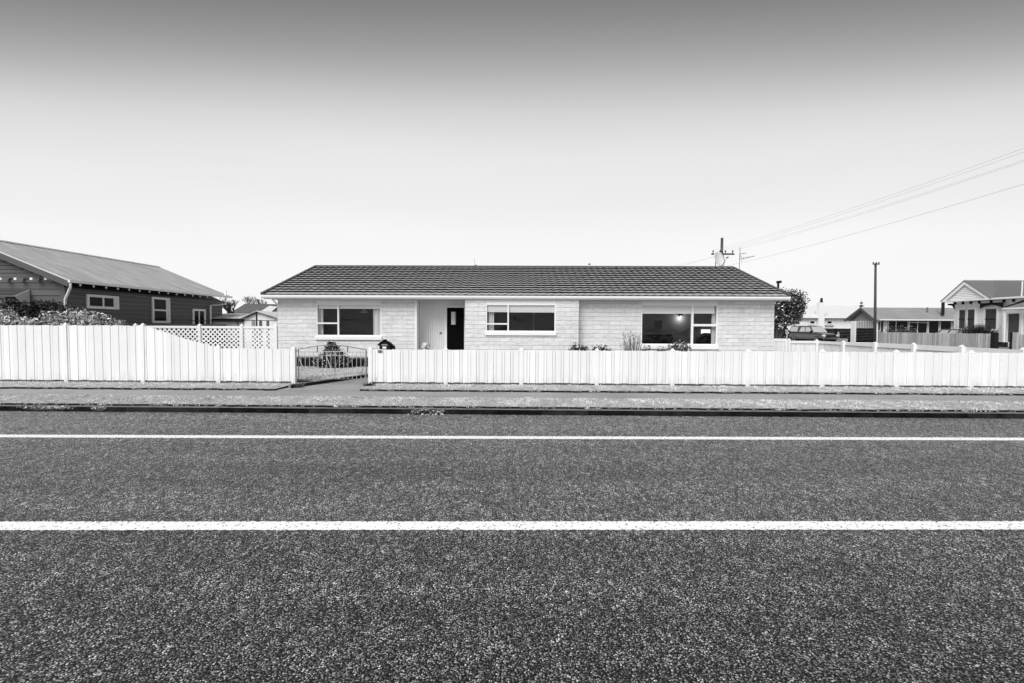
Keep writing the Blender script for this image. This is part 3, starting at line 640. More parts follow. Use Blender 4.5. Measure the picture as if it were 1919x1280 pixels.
# soffit, fascia, gutter
mb = MB(); mb.box(xe0 + .06, xe1 - .06, YE + .14, YREC + .0, zsof, zsof + .02); mb.box(xe0 + .06, xe1 - .06, YBK + TH + .002, 2 * YR - YE - .14, zsof, zsof + .02)
mb.build('soffit', m_soffit, house)
mb = MB(); mb.box(xe0 + .05, xe1 - .05, YE + .11, YE + .138, zs_, ze - .01); mb.box(xe0 + .05, xe1 - .05, 2 * YR - YE - .138, 2 * YR - YE - .11, zs_, ze - .01); mb.build('fascia', m_soffit, house)
for y0, y1 in ((YE - .02, YE + .108), (2 * YR - YE - .108, 2 * YR - YE + .02)):
    mb = MB(); mb.prism([(xe0, y0, ze), (xe0, y0, ze - .07), (xe0, (y0 + y1) / 2 - .03, ze - .125), (xe0, y1, ze - .125), (xe0, y1, ze - .01)], (xe1 - xe0, 0, 0)); mb.build('gutter', m_trim, house)
mb = MB(); a = V((xw0 - .06, YM - .02, zsof)); mb.tube([(xe0 + .35, YE + .1, ze - .12), (xw0 - .05, YM + .12, zsof - .25), (xw0 - .05, YM + .14, .3)], .035, 8); mb.build('downpipe', m_trim, house, smooth=True)
# tiled roof: every course is a wavy strip whose nose stands clear of the one below
pt = math.atan2(zr - ze, YR - YE); SL = math.hypot(zr - ze, YR - YE) - .02; rows = 14; PER = .30
def tiles(sign):
    mb = MB(); nx = int((xe1 - xe0) / PER * 8); dy, dz = math.cos(pt) * sign, math.sin(pt); ny_, nz_ = -math.sin(pt) * sign, math.cos(pt)
    y0 = YE + .02 if sign > 0 else 2 * YR - YE - .02
    prof = []
    for i in range(nx + 1):
        ph = (i / 8) % 1.0; wv = .5 - .5 * math.cos(2 * math.pi * ph); prof.append(.015 * wv ** 1.3)
    rd = random.Random(3)
    for r_ in range(rows):
        a, b = SL * r_ / rows - (.03 if r_ else 0.0), SL * (r_ + 1) / rows; h0 = .070 if r_ else .03; h1 = .012
        off = [0.0] * (nx + 1)
        for t in range(nx // 8 + 2):
            o_ = rd.uniform(-.004, .004)
            for i in range(t * 8, min(t * 8 + 8, nx + 1)): off[i] = o_
        base = len(mb.v)
        for i in range(nx + 1):
            x = xe0 + (xe1 - xe0) * i / nx; p = prof[i] + off[i]
            for (s, h) in ((a + .035, h0 - .045), (a, h0 - .022 + p), (a + .004, h0 + p), (b, h1 + p * 1.0)):
                mb.v.append((x, y0 + dy * s + ny_ * h, ze + .0 + dz * s + nz_ * h))
        for i in range(nx):
            q = base + i * 4
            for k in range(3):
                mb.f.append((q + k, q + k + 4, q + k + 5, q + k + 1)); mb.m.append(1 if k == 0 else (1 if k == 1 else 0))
    return mb
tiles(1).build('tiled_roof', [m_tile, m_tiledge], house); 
mb = MB(); yb = 2 * YR - YE; mb.add([(xe0, yb, ze), (xe1, yb, ze), (xe1, YR + .02, zr + .02), (xe0, YR + .02, zr + .02)], [(0, 1, 2, 3)]); mb.build('tiled_roof', m_tile, house)
mb = MB(); x = xe0 - .03
while x < xe1:
    e = min(x + .42, xe1 + .03); mb.prism([(x, YR - .13, zr + .005), (x, YR - .09, zr + .055), (x, YR - .03, zr + .085), (x, YR + .03, zr + .085), (x, YR + .09, zr + .055), (x, YR + .13, zr + .005)], (e - x - .012, 0, 0)); x += .41
mb.build('ridge_cap', m_ridge, house)
for xx in (xe0 - .01, xe1 - .11):
    mb = MB(); k = 12
    for i in range(k):
        a, b = SL * i / k, SL * (i + 1) / k - .01; f = lambda s, h: (YE + math.cos(pt) * s - math.sin(pt) * h, ze + math.sin(pt) * s + math.cos(pt) * h)
        ya, za = f(a, -.02); yb_, zb_ = f(b, -.024); yc, zc = f(b, .090); yd, zd = f(a, .096)
        mb.prism([(xx, ya, za), (xx, yb_, zb_), (xx, yc, zc), (xx, yd, zd)], (.12, 0, 0))
    mb.build('verge_cap', m_ridge, house)
    mb = MB(); f = lambda s, h: (YE + math.cos(pt) * s - math.sin(pt) * h, ze + math.sin(pt) * s + math.cos(pt) * h)
    P4 = [f(.02, -.14), f(SL, -.14), f(SL, -.03), f(.02, -.03)]; mb.prism([(xx + .03, *p) for p in P4], (.04, 0, 0)); mb.build('barge_board', m_trim, house)
# closing the roof void so nothing shows through
mb = MB(); mb.quad((xe0 + .1, YE + .13, ze - .02), (xe1 - .1, YE + .13, ze - .02), (xe1 - .1, YR, zr - .03), (xe0 + .1, YR, zr - .03)); mb.build('roof_underlay', m_dark, house)

# things in the front room
rY = YM + 1.5; sx0, sx1 = aY(1205, 630, rY).x, aY(1262, 630, rY).x; szt = aY(1230, 625.5, rY).z
sofa = thing('sofa', ((sx0 + sx1) / 2, rY, zf), 'black sofa back showing through the large window of the front room', 'sofa')
MB().box(sx0 - .2, sx1, rY, rY + .22, zf + .1, szt).build('backrest', m_black, sofa, bevel=.07)
MB().box(sx0 - .2, sx1, rY + .23, rY + .9, zf + .05, zf + .45).build('seat', m_black, sofa, bevel=.04)
for xx in (sx0 - .42, sx1 + .001): MB().box(xx, xx + .2, rY + .02, rY + .9, zf, zf + .62).build('armrest', m_black, sofa, bevel=.05)
a, b = aY(1227, 600, yp - .05), aY(1241, 614, yp - .05)
pc = tag(MB().box(a.x, b.x, yp - .04, yp - .005, b.z - .05, a.z).build('picture', m_black), 'dark framed picture on the far wall of the front room', 'picture')
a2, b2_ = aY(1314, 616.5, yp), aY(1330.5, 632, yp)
MB().box(a2.x, b2_.x, yp - .02, yp - .001, b2_.z, a2.z).build('rear_window_glow', emit('daylight_glow', .9), house)  # glowing panel on the partition stands in for daylight through a rear window
MB().box(a.x + .05, b.x - .05, yp - .046, yp - .041, b.z, a.z - .35).build('print', m_wallg, pc)
lp = aY(1275.5, 592.5, yp - .15)
wl = tag(MB().lathe((lp.x, lp.y, lp.z + .03), [(.02, .14), (.05, .12), (.12, .02), (.11, .0)], 14).build('wall_lamp', m_black), 'small lit lamp glowing on the far wall of the front room', 'lamp')
MB().sphere((lp.x, lp.y, lp.z + .03), .03, 8).build('bulb', m_bulb, wl, smooth=True)
pl_ = bpy.data.lights.new('lamp_light', 'POINT'); pl_.energy = 3.2; pl_.shadow_soft_size = .05; po = bpy.data.objects.new('lamp_light', pl_); C.objects.link(po); po.location = (lp.x, lp.y - .02, lp.z - .06)
for cx in (1293,): pass
ch = aY(1320, 628, YM + 1.2)
t = thing('armchair', (ch.x, ch.y, zf), 'dark rounded armchair behind the lower right pane of the front room window', 'armchair')
MB().lathe((ch.x + .08, ch.y, zf + .3), [(.34, 0), (.38, .25), (.36, .55), (.26, .72), (.1, .78)], 16).build('backrest', m_black, t, smooth=True)
MB().lathe((ch.x + .08, ch.y, zf), [(.2, 0), (.3, .05), (.36, .299)], 16).build('base', m_black, t)

a = aY(1000.5, 600, yp - .3); MB().box(a.x - .03, a.x + .03, yp - .12, yp - .004, zf, zf + 2.0).build('door_jamb', m_trim, house)
a, b = aY(958, 596, yp - .1), aY(985, 620, yp - .1)
cb_ = tag(MB().box(a.x, b.x, yp - .4, yp - .005, zf, a.z).build('cupboard', m_wallg, bevel=.01), 'grey cupboard standing inside the middle window', 'cupboard')
for i in range(2): MB().box(a.x + .02 + i * (b.x - a.x) / 2, a.x - .02 + (i + 1) * (b.x - a.x) / 2, yp - .415, yp - .401, zf + .1, a.z - .05).build('door', m_room, cb_)
a = aY(683, 583, YM + 1.6); pd = tag(MB().lathe((a.x, a.y, a.z), [(.05, .12), (.10, .06), (.19, -.06), (.17, -.065)], 14).build('pendant_lamp', m_cloth), 'pale unlit pendant lampshade inside the left window', 'lamp'); MB().tube([(a.x, a.y, a.z + .1), (a.x, a.y, zsof + .07)], .006, 4).build('cord', m_iron, pd)
# things on the roof
v = aY(1106, 497, YR); t = tag(MB().tube([(v.x, YR + .25, zr - .05), (v.x, YR + .25, zr + .17)], .035, 10).build('vent_pipe', m_trim), 'short white vent pipe with a dark cowl on the roof ridge', 'vent')
MB().lathe((v.x, YR + .25, zr + .17), [(.03, 0), (.065, .02), (.065, .05), (.02, .07)], 12).build('cowl', m_iron, t)
v = aY(890, 495, YR)
t = tag(MB().tube([(v.x, YR + .1, zr + .05), (v.x - .03, YR + .1, zr + .42)], .008, 6).build('aerial_stub', m_iron), 'thin broken aerial stub on the middle of the roof ridge', 'aerial')
MB().box(v.x - .03, v.x + .09, YR + .04, YR + .14, zr + .05, zr + .13).build('bracket', m_iron, t, bevel=.01)
# satellite dish
YD = YR + .3; dp = aY(1346, 485, YD); base = aY(1341, 500, YD)
t = thing('satellite_dish', (base.x, YD, zr), 'pale tilted satellite dish mounted on the roof ridge', 'satellite dish')
ax = V((.44, -.84, .27)).normalized(); e1v = V((0, 0, 1)).cross(ax).normalized(); e2v = ax.cross(e1v)
mb = MB(); kr, ka = 5, 24
vs_ = []
for side_ in (0, 1):
    for i in range(kr + 1):
        for j in range(ka):
            r_ = i / kr; an = 2 * math.pi * j / ka; p = dp + e1v * (.36 * r_ * math.cos(an)) + e2v * (.40 * r_ * math.sin(an)) + ax * (.08 * r_ * r_ - .012 * side_); vs_.append(p)
fs = []
for sd_ in (0, 1):
    o_ = sd_ * (kr + 1) * ka
    fs += [(o_ + i * ka + j, o_ + i * ka + (j + 1) % ka, o_ + (i + 1) * ka + (j + 1) % ka, o_ + (i + 1) * ka + j)[::(1 if sd_ == 0 else -1)] for i in range(kr) for j in range(ka)]
o_ = (kr + 1) * ka; fs += [(kr * ka + j, kr * ka + (j + 1) % ka, o_ + kr * ka + (j + 1) % ka, o_ + kr * ka + j) for j in range(ka)]
mb.add(vs_, fs); mb.build('reflector', m_dish, t, smooth=True)
MB().tube([(base.x, YD, zr + .0), (base.x, YD, base.z + .45), dp - ax * .03], .022, 8).build('mount', m_iron, t)
fp = dp + ax * .5 - e2v * .12
MB().tube([dp - e2v * .4 + ax * .08, fp], .010, 6).tube([fp - ax * .05, fp + ax * .05], .035, 8).build('feed_arm', m_iron, t)
# aerial mast
YA = YR + 1.4; ma, mb_ = aY(1387, 463, YA), aY(1385, 504, YA)
t = thing('tv_aerial', (mb_.x, YA, mb_.z - .8), 'thin television aerial mast with short elements at the right end of the roof', 'aerial')
MB().tube([(mb_.x, YA, mb_.z - .8), (ma.x, YA, ma.z)], .015, 6).build('mast', m_iron, t)
for (pa, pb, nel) in (((1387, 475), (1398, 473.5), 3), ((1390, 484), (1414, 479), 8)):
    a, b = aY(*pa, YA - .1), aY(*pb, YA + .25); mb = MB(); mb.tube([V((mb_.x, YA, a.z)), a, b], .012, 5)
    for i in range(nel):
        q = a.lerp(b, i / (nel - 1)); hh = .16 if i == 0 else .07 * (1.2 - i / nel); mb.tube([q - V((0, .03, hh)), q + V((0, .03, hh))], .010, 5)
    mb.build('element_boom', m_iron, t)

# ------------------------------------------------------------------ letterbox with the number on the fence
YX = YF + .12; q = lambda px, py, dy=0: aY(px, py, YX + dy)
c0 = q(723, 657)
t = thing('letterbox', (c0.x, YX, zlow), 'black house shaped letterbox with a white plate behind the low fence near the gate', 'letterbox')
xl, xr_, xm = q(711, 650).x, q(731, 650).x, q(720.5, 640).x; zb_ = zlow - .03; zq = q(720, 648).z; zt_ = q(720.5, 637).z
MB().prism([(xl, YX, zb_), (xr_, YX, zb_), (xr_, YX, zq), (xm, YX, zt_ - .03), (xl, YX, zq)], (0, .32, 0)).build('body', m_dark, t)
MB().box(xr_ + .001, q(735.5, 650).x, YX + .04, YX + .3, zb_, zq - .02).build('paper_tube', m_dark, t, bevel=.01)
mb = MB(); ex, ex2 = q(708.5, 648.5).x, q(737.5, 648).x
mb.prism([(ex, YX - .05, zq - .01), (xm, YX - .05, zt_ - .0), (xm, YX - .05, zt_ + .03), (ex - .0, YX - .05, zq + .02)], (0, .2, 0))
mb.prism([(xm + .001, YX - .05, zt_), (q(732, 648).x, YX - .05, zq - .02), (ex2, YX - .05, zq + .01), (q(732, 646).x, YX - .05, zq + .015), (xm + .001, YX - .05, zt_ + .03)], (0, .2, 0)); mb.build('roof', m_black, t)
a, b = q(715, 646), q(726.5, 648.3); MB().box(a.x, b.x, YX - .02, YX - .002, b.z, a.z).build('slot_flap', m_steel, t)
a, b = q(717, 650.5), q(724, 654.2); MB().box(a.x, b.x, YX - .012, YX - .002, b.z, a.z).build('number_plate', m_trim, t)
mb = MB(); a = q(728, 639); mb.box(a.x - .1, a.x + .02, YX + .1, YX + .12, a.z - .006, a.z + .006); a = q(731, 643.5); mb.box(a.x - .1, a.x + .03, YX + .1, YX + .12, a.z - .006, a.z + .006); mb.build('perch', m_dark, t)
cu = bpy.data.curves.new('number', 'FONT'); cu.body = '181'; cu.size = .112; cu.extrude = .004; cu.offset = .002; cu.align_x = 'CENTER'; cu.align_y = 'CENTER'
to = bpy.data.objects.new('house_number', cu); C.objects.link(to); a = aY(712.3, 659.8, YF - .03); to.location = (a.x, YF - .034, a.z); to.rotation_euler = (R(90), 0, 0); cu.materials.append(m_black)
bpy.context.view_layer.update()
me = bpy.data.meshes.new_from_object(to); bpy.data.objects.remove(to)
no = bpy.data.objects.new('house_number', me); C.objects.link(no); no.location = (a.x, YF - .034, a.z); no.rotation_euler = (R(90), 0, 0); no.scale = (.86, 1, 1)
tag(no, 'small black house number 181 fixed to the white fence below the letterbox', 'house number')

# ------------------------------------------------------------------ lion statue on a plinth
YI = 15.6; c = aY(797.3, 649.5, YI); k = YI / F
def lion():
    mb = MB(); S = lambda dx, dy, dz, r_, sc=(1, 1, 1): mb.sphere((c.x + dx, YI + dy, c.z + dz), r_, 12, sc)
    S(0, .03, 0, .105, (1.0, .8, 1.08)); S(0, -.02, -.005, .075, (.9, 1, 1.1)); S(0, -.085, -.03, .042, (1, .9, .8)); S(0, -.115, -.015, .018)
    for s in (-1, 1):
        S(s * .07, .0, .075, .026); S(s * .03, -.075, .02, .018); S(s * .085, .02, -.05, .05); S(s * .065, .03, .055, .045)
        S(s * .06, -.05, -.30, .04, (1, 1, 3.2)); S(s * .06, -.10, -.42, .045, (1, 1.4, .7)); S(s * .11, .12, -.36, .08, (.8, 1.3, 1.2))
    S(0, .06, -.2, .12, (.95, .9, 1.5)); S(0, .17, -.32, .13, (1, 1.1, 1.1))
    return mb
zl0 = c.z - .45
t = thing('lion_statue', (c.x, YI, zl0), 'pale stone lion head statue looking over the fence near the front door', 'statue')
lo = lion().build('lion', m_stone, t); rm = lo.modifiers.new('remesh', 'REMESH'); rm.mode = 'VOXEL'; rm.voxel_size = .009; rm.use_smooth_shade = True
mb = MB()
for i in range(11):
    an = -0.6 + i * (math.pi + 1.2) / 10; mb.sphere((c.x + math.cos(an) * .115, YI + .035, c.z + math.sin(an) * .115 + .005), .036, 8, (1, .8, 1.1))
mb.build('mane', m_conc, t, smooth=True)
mb = MB()
for s in (-1, 1): mb.box(c.x + s * .03 - .016, c.x + s * .03 + .016, YI - .102, YI - .085, c.z + .016, c.z + .028)
mb.box(c.x - .03, c.x + .03, YI - .135, YI - .12, c.z - .058, c.z - .048); mb.build('face_mark', m_iron, t)
MB().box(c.x - .19, c.x + .19, YI - .2, YI + .32, ZG - .02, zl0 + .001).build('pedestal', m_conc, t, bevel=.02)
# ------------------------------------------------------------------ garden plants in front of the house
def plant(name, loc, label, cat, group=None): return thing(name, loc, label, cat, group)
def stems(root, c, n, h, spread, r=.012, mt=None):
    mb = MB(); rd = random.Random(int(c[0] * 100))
    for i in range(n):
        a = rd.uniform(0, 6.28); s = spread * rd.uniform(.3, 1); p = V(c); q = p + V((math.cos(a) * s, math.sin(a) * s, h * rd.uniform(.6, 1)))
        m_ = p.lerp(q, .5) + V((rd.uniform(-1, 1), rd.uniform(-1, 1), 0)) * spread * .2; mb.tube([p, m_, q], r, 5, r * .4)
    return mb.build('stems', mt or m_twig, root)
zlw = ZG + .07
# cone shaped shrub behind the gate
YS = 16.3; c = aY(622, 690, YS); zt_ = aY(622, 640, YS).z; hh = zt_ - zlw
t = plant('shrub', (c.x, YS, zlw), 'tall cone shaped leafy shrub behind the iron gate', 'shrub')
lm = [((c.x, YS, zlw + hh * .25), (.62, .46, hh * .30)), ((c.x + .03, YS, zlw + hh * .5), (.46, .40, hh * .25)), ((c.x, YS, zlw + hh * .72), (.29, .26, hh * .2)), ((c.x - .01, YS, zlw + hh * .92), (.16, .15, hh * .11)), ((c.x - .35, YS, zlw + .2), (.3, .3, .2)), ((c.x + .4, YS, zlw + .22), (.32, .3, .25))]
leaves('foliage', lm, 4200, .036, m_leafd, t, shell=.45); leaves('leaves', lm, 450, .035, m_leafl, t, shell=.95); stems(t, (c.x, YS, zlw), 7, hh * .9, .25)  # outer pale leaves are highlights put into the leaf colour
# lavender row under the left window
YH = 17.0; a, b = aY(540, 690, YH).x, aY(790, 690, YH).x; zt_ = aY(620, 669, YH).z
x = a; i = 0
while x < b:
    wd = random.uniform(.5, .62); t = plant('lavender', (x, YH, zlw), 'dark spiky lavender plant in the row under the left window behind the gate', 'lavender', 'lavender row under the left window')
    n = 900; px_ = RNG.normal(x, wd * .24, n); py_ = RNG.normal(YH, .14, n); pts = np.stack([px_, py_, np.full(n, zlw)], 1)
    o = blades('spikes', pts, (zt_ - zlw) * .82, .011, m_leafd, t, lean=.32, hv=.35)
    leaves('foliage', [((x, YH, zlw + .14), (wd * .55, .24, .17))], 260, .03, m_leafd, t); x += wd * .8; i += 1
# low rounded bush and others showing above the low fence
def bush(name, px0, px1, py, Y, label, cat, mt, n, size, zbase=zlw, stem=True, lumps=5, tipm=None, seed=1, dens=1.0, group=None):
    a, b = aY(px0, py, Y), aY(px1, py, Y); zt = aY((px0 + px1) / 2, py, Y).z; cx = (a.x + b.x) / 2; wd = (b.x - a.x) / 2; h = zt - zbase; rd = random.Random(seed)
    t = plant(name, (cx, Y, zbase), label, cat, group); lm = []
    for i in range(lumps):
        u = (i + .5) / lumps * 2 - 1; r_ = wd / lumps * 1.5; top = zt - abs(u) ** 2 * h * .12 - rd.uniform(0, .12) * h
        lm.append(((cx + u * (wd - r_ * .6), Y + rd.uniform(-.2, .2) * wd, (zbase + top) / 2 + h * .05), (r_, min(wd, .5) * rd.uniform(.7, 1), (top - zbase) / 2)))
    leaves('foliage', lm, n, size, mt, t, shell=.5)
    if tipm: leaves('blossom' if tipm is m_flower else 'leaves', lm, n // 6, size * .8, tipm, t, shell=.97)  # pale leaf tips paint highlights on the dark bushes; blossom is flowers
    if stem: stems(t, (cx, Y, zbase), 6, h * .8, wd * .6)
    return t
bush('bush', 1062, 1106, 645, 16.4, 'low dark leafy bush above the fence between the middle and right windows', 'bush', m_leafd, 2400, .038, tipm=m_leafl, seed=2)
bush('bush', 1106, 1149, 646.5, 16.5, 'smaller dark bush directly right of the low leafy bush', 'bush', m_leafd, 2000, .036, tipm=m_leafl, seed=3)
# twiggy bare bush
YT = 16.9; c = aY(1184, 660, YT); zt_ = aY(1184, 622, YT).z
t = plant('bare_bush', (c.x, YT, zlw), 'thin twiggy bare bush left of the large right window', 'bush')
mb = MB(); rd = random.Random(5)
for i in range(34):
    a = rd.uniform(-1, 1); b_ = rd.uniform(-.5, .5); h = (zt_ - zlw) * rd.uniform(.55, 1.05); p = V((c.x + a * .12, YT + b_ * .2, zlw)); q_ = V((c.x + a * .42 + rd.uniform(-.06, .06), YT + b_ * .4, zlw + h)); m_ = p.lerp(q_, .55) + V((a * .05, 0, .05))
    mb.tube([p, m_, q_], .009, 4, .004)
    for k_ in range(5):
        s = p.lerp(q_, rd.uniform(.45, .95)); mb.tube([s, s + V((rd.uniform(-.12, .12), rd.uniform(-.08, .08), rd.uniform(.04, .16)))], .004, 3)
mb.build('twigs', m_twig, t); leaves('foliage', [((c.x, YT, zlw + (zt_ - zlw) * .75), (.42, .25, (zt_ - zlw) * .27))], 220, .022, m_leafm, t)
bush('flower_bush', 1250, 1296, 637, 17.0, 'pale flowering bush in front of the large right window', 'flowering bush', m_leafm, 2200, .036, tipm=m_flower, seed=6)
for i, (p0, p1, py, lb) in enumerate(((1203, 1226, 646, 'low flowering plant at the left foot of the large right window'), (1226, 1254, 647.5, 'low pale flowers between the low plant and the flowering bush under the right window'))):
    bush('flowering_plant', p0, p1, py, 17.1, lb, 'flowering plant', m_leafm, 800, .03, tipm=m_flower, seed=8 + i, lumps=3)
# weeds at the kerb and the fence foot
def weed(px, py, n, h, wd, label, mt, z=0, yoff=0, g=None):
    p = aZ(px, py, z); pts = np.stack([RNG.normal(p.x, wd, n), np.full(n, p.y) - RNG.random(n) * .05 + yoff, np.full(n, z + .0)], 1)
    o = blades('weed', pts, h, .009, mt, None, lean=.8); tag(o, label, 'weed', g); return o
p = aZ(797, 778, 0); t = thing('weed', (p.x, YK, 0), 'straggly pale weed growing from the kerb left of the fence middle', 'weed')
leaves('foliage', [((p.x + dx_, YK - .03, .05 + dz_), (rx_ * .8, .06, .04)) for dx_, dz_, rx_ in ((-.18, 0, .14), (.0, .03, .16), (.16, .0, .14), (.3, .02, .1))], 240, .016, m_leafl, t); leaves('leaves', [((p.x + .05, YK - .03, .04), (.30, .06, .04))], 420, .02, m_leafd, t)
weed(560, 726, 120, .09, .06, 'small weed at the foot of the gate post', m_leafm, ZG); weed(692, 724, 160, .08, .07, 'dark weed at the foot of the right gate post', m_leafd, ZG)
for wx, wr, wl in ((60, .55, 'dry grass and dirt spilling over the kerb at the far left'), (165, .14, 'small pale clump of dead grass on the kerb near its left end')):
    p = aZ(wx, 777, 0); t = thing('weed', (p.x, YK, 0), wl, 'weed')
    leaves('foliage', [((p.x, YK - .005, .075), (wr, .03, .03))], int(500 * wr) + 60, .02, m_leafl, t); leaves('leaves', [((p.x, YK - .01, .05), (wr * .9, .03, .04))], int(700 * wr) + 60, .018, m_twig, t)
p = aZ(790, 778, 0)
for k_ in range(14):
    xx = p.x + random.uniform(-.4, .5); s = random.uniform(.012, .035)
    MB_ = MB().sphere((xx, YK - random.uniform(.02, .12), s * .4), s, 5, (1, .8, .7)); o = MB_.build('stone', m_pebble); tag(o, 'small loose stone lying against the kerb by the weed', 'stone', 'loose stones against the kerb')

# ------------------------------------------------------------------ neighbour's bungalow on the left
XE, XW = -17.8, -18.4; YF0, YB0 = aX(128, 523.5, XE).y, aX(433, 555.5, XE).y; YWF = aX(122, 560, XW).y; YWB = aX(416, 575, XW).y; print('bung Y', YF0, YB0, YWF, YWB)
zeN = aX(128, 523.5, XE).z; XR = -22.3; zrN = zeN + (XE - XR) * .405
print('bungalow eave', zeN, aX(430, 555.5, XE).z, 'ridge', zrN, aX(289, 497, XR))
zwN = zeN - .26
bung = thing('bungalow', (-22.3, YWF, ZG), 'dark grey weatherboard bungalow with a pale iron gable roof at the left', 'house')
X2 = 2 * XR - XE; XW2 = 2 * XR - XW
def lap(mb, P, u, n, s0, s1, z0, z1, pitch_, ops=(), clip=None, dep=.03):
    z = z0
    while z < z1 - .02:
        zt = min(z + pitch_, z1); a, b = (s0, s1) if clip is None else clip((z + zt) / 2, s0, s1)
        if b > a:
            segs = [(a, b)]
            for o0, o1, oz0, oz1 in ops:
                if oz0 < (z + zt) / 2 < oz1:
                    ns = []
                    for (c_, d_) in segs:
                        if o1 <= c_ or o0 >= d_: ns.append((c_, d_)); continue
                        if c_ < o0: ns.append((c_, o0))
                        if o1 < d_: ns.append((o1, d_))
                    segs = ns
            for c_, d_ in segs:
                Q = lambda s, d, zz: (P.x + u.x * s + n.x * d, P.y + u.y * s + n.y * d, zz)
                mb.add([Q(c_, dep, z), Q(d_, dep, z), Q(d_, .004, zt), Q(c_, .004, zt), Q(c_, 0, z), Q(d_, 0, z)], [(0, 1, 2, 3)]); mb.mi = 1; mb.add([Q(c_, 0, z), Q(d_, 0, z), Q(d_, dep, z), Q(c_, dep, z), Q(c_, dep + .0005, z), Q(d_, dep + .0005, z), Q(d_, dep + .0005, z + .012), Q(c_, dep + .0005, z + .012)], [(0, 1, 2, 3), (4, 5, 6, 7)]); mb.mi = 0
        z += pitch_
    return mb
PXp = V((1, 0, 0)); o0 = V((XW, 0, 0)); u_ = V((0, -1, 0))   # side wall faces +x; s = -y
def wy(px): return aX(px, 570, XW).y
wins = [(wy(160.5), wy(220.5), aX(190, 578, XW).z, aX(190, 552.3, XW).z, 1), (wy(283), wy(316.5), aX(300, 604.5, XW).z, aX(300, 556.5, XW).z, 2), (wy(359), wy(383), 1.55, aX(370, 578.2, XW).z, 3)]
ops = [(-b, -a, z0, z1) for a, b, z0, z1, k_ in wins]
m_nlip = mat('lit_board_edge', 0.30, 0.6, 0.2, 2)  # pale lap strips paint the light caught along the board edges
mb = lap(MB(), o0, u_, PXp, -YWB, -YWF, .3, zwN, .2, ops); mb.build('weatherboard_wall', [m_nwall, m_nlip], bung)
core = MB(); core.box(XW2, XW - .03, YWF + .03, YWB - .03, ZG, zwN); core.prism([(XW2, YWF + .03, zwN + .001), (XW - .03, YWF + .03, zwN + .001), (XR, YWF + .03, zrN - .25)], (0, YWB - YWF - .06, 0)); core.build('core_wall', m_nwall, bung)
# front gable wall
slope = .405
def gclip(z, a, b):
    if z < zwN: return a, b
    xx = XW - (z - zwN) / slope + .25; return 2 * XR - xx, xx
fx0, fx1, fz0, fz1 = aY(-70, 590, YWF).x, aY(12, 590, YWF).x, aY(10, 577, YWF).z, aY(10, 553, YWF).z
zbr = aY(60, 521, YWF).z
mb = lap(MB(), V((0, YWF, 0)), UX, NF, XW2, XW, .3, zbr, .26, [(fx0, fx1, fz0, fz1)], None); mb.build('weatherboard_wall', [m_nwall, m_barge], bung)
mb = lap(MB(), V((0, YWF, 0)), UX, V((0, -1, 0)), XW2, XW, zbr + .07, zrN - .25, .15, (), gclip, .03); mb.build('gable_wall', [m_nwall, m_barge], bung)
MB().box(XW2, XW, YWF - .06, YWF - .03, zbr, zbr + .07).build('belt_board', m_barge, bung)
for px in (-30, 1, 29, 59, 86):
    a = aY(px, 521.5, YWF - .3); MB().box(a.x - .055, a.x + .055, YWF - .32, YWF - .061, a.z - .045, a.z + .045).build('bracket', m_trim, bung)
MB().box(XW - .13, XW + .035, YWF - .04, YWF + .1, .3, zwN).build('corner_board', m_nwall, bung)
# windows
for a, b, z0, z1, kd in wins:
    mb = MB(); f_ = .11; xx0, xx1 = XW + .0, XW + .075
    mb.box(xx0, xx1, a, a + f_, z0, z1).box(xx0, xx1, b - f_, b, z0, z1).box(xx0, xx1 + .01, a + f_, b - f_, z0, z0 + f_).box(xx0, xx1, a + f_, b - f_, z1 - f_, z1)
    if kd == 1 or kd == 3: mb.box(xx0 + .01, xx1 - .01, (a + b) / 2 - .035, (a + b) / 2 + .035, z0 + f_, z1 - f_)
    if kd == 2: mb.box(xx0 + .01, xx1 - .01, a + f_, b - f_, (z0 + z1) / 2 - .04, (z0 + z1) / 2 + .04)
    wo = mb.build('window', m_trim, bung)
    MB().box(XW - .0, XW + .03, a + f_, b - f_, z0 + f_, z1 - f_).build('pane', m_dglass, wo)
    if kd != 3: MB().box(XW + .031, XW + .038, b - f_ - .13, b - f_, z0 + f_, z1 - f_).build('curtain', m_cloth, wo)
mb = MB(); mb.box(fx0, fx1, YWF - .05, YWF + .02, fz0 - .07, fz0).box(fx1 - .05, fx1 + .03, YWF - .05, YWF + .02, fz0 + .001, fz1)
wo = mb.build('window', m_trim, bung); MB().box(fx0, fx1 - .051, YWF - .01, YWF + .02, fz0 + .001, fz1).build('pane', m_dglass, wo); a = aY(8, 570, YWF).x
mbc = MB()
for i in range(8): mbc.box(a - .35 + i * .05, a - .32 + i * .05, YWF - .03, YWF - .012, fz0 + .01, fz1 - .01)
mbc.build('curtain', m_cloth, wo)
# awning over the front window
ax1 = aY(57, 560, YWF).x; zt_, zb_ = aY(57, 542, YWF).z, aY(40, 554, YWF - .6).z
mb = MB(); mb.prism([(-26, YWF - .031, zt_), (-26, YWF - .62, zb_), (-26, YWF - .62, zb_ - .03), (-26, YWF - .031, zt_ - .03)], (ax1 + 26, 0, 0)); aw = mb.build('awning', m_barge, bung)
mb = MB()
for i in range(1, 5): yy = YWF - .031 - .59 * i / 5; zz = zt_ + (zb_ - zt_) * i / 5; mb.box(-25.9, ax1 - .02, yy - .008, yy + .008, zz + .001, zz + .02)
mb.build('batten', m_dark, aw)
MB().prism([(ax1, YWF - .035, zt_), (ax1, YWF - .6, zb_), (ax1, YWF - .035, zb_ - .5)], (.02, 0, 0)).build('awning_side', m_roof3, aw)
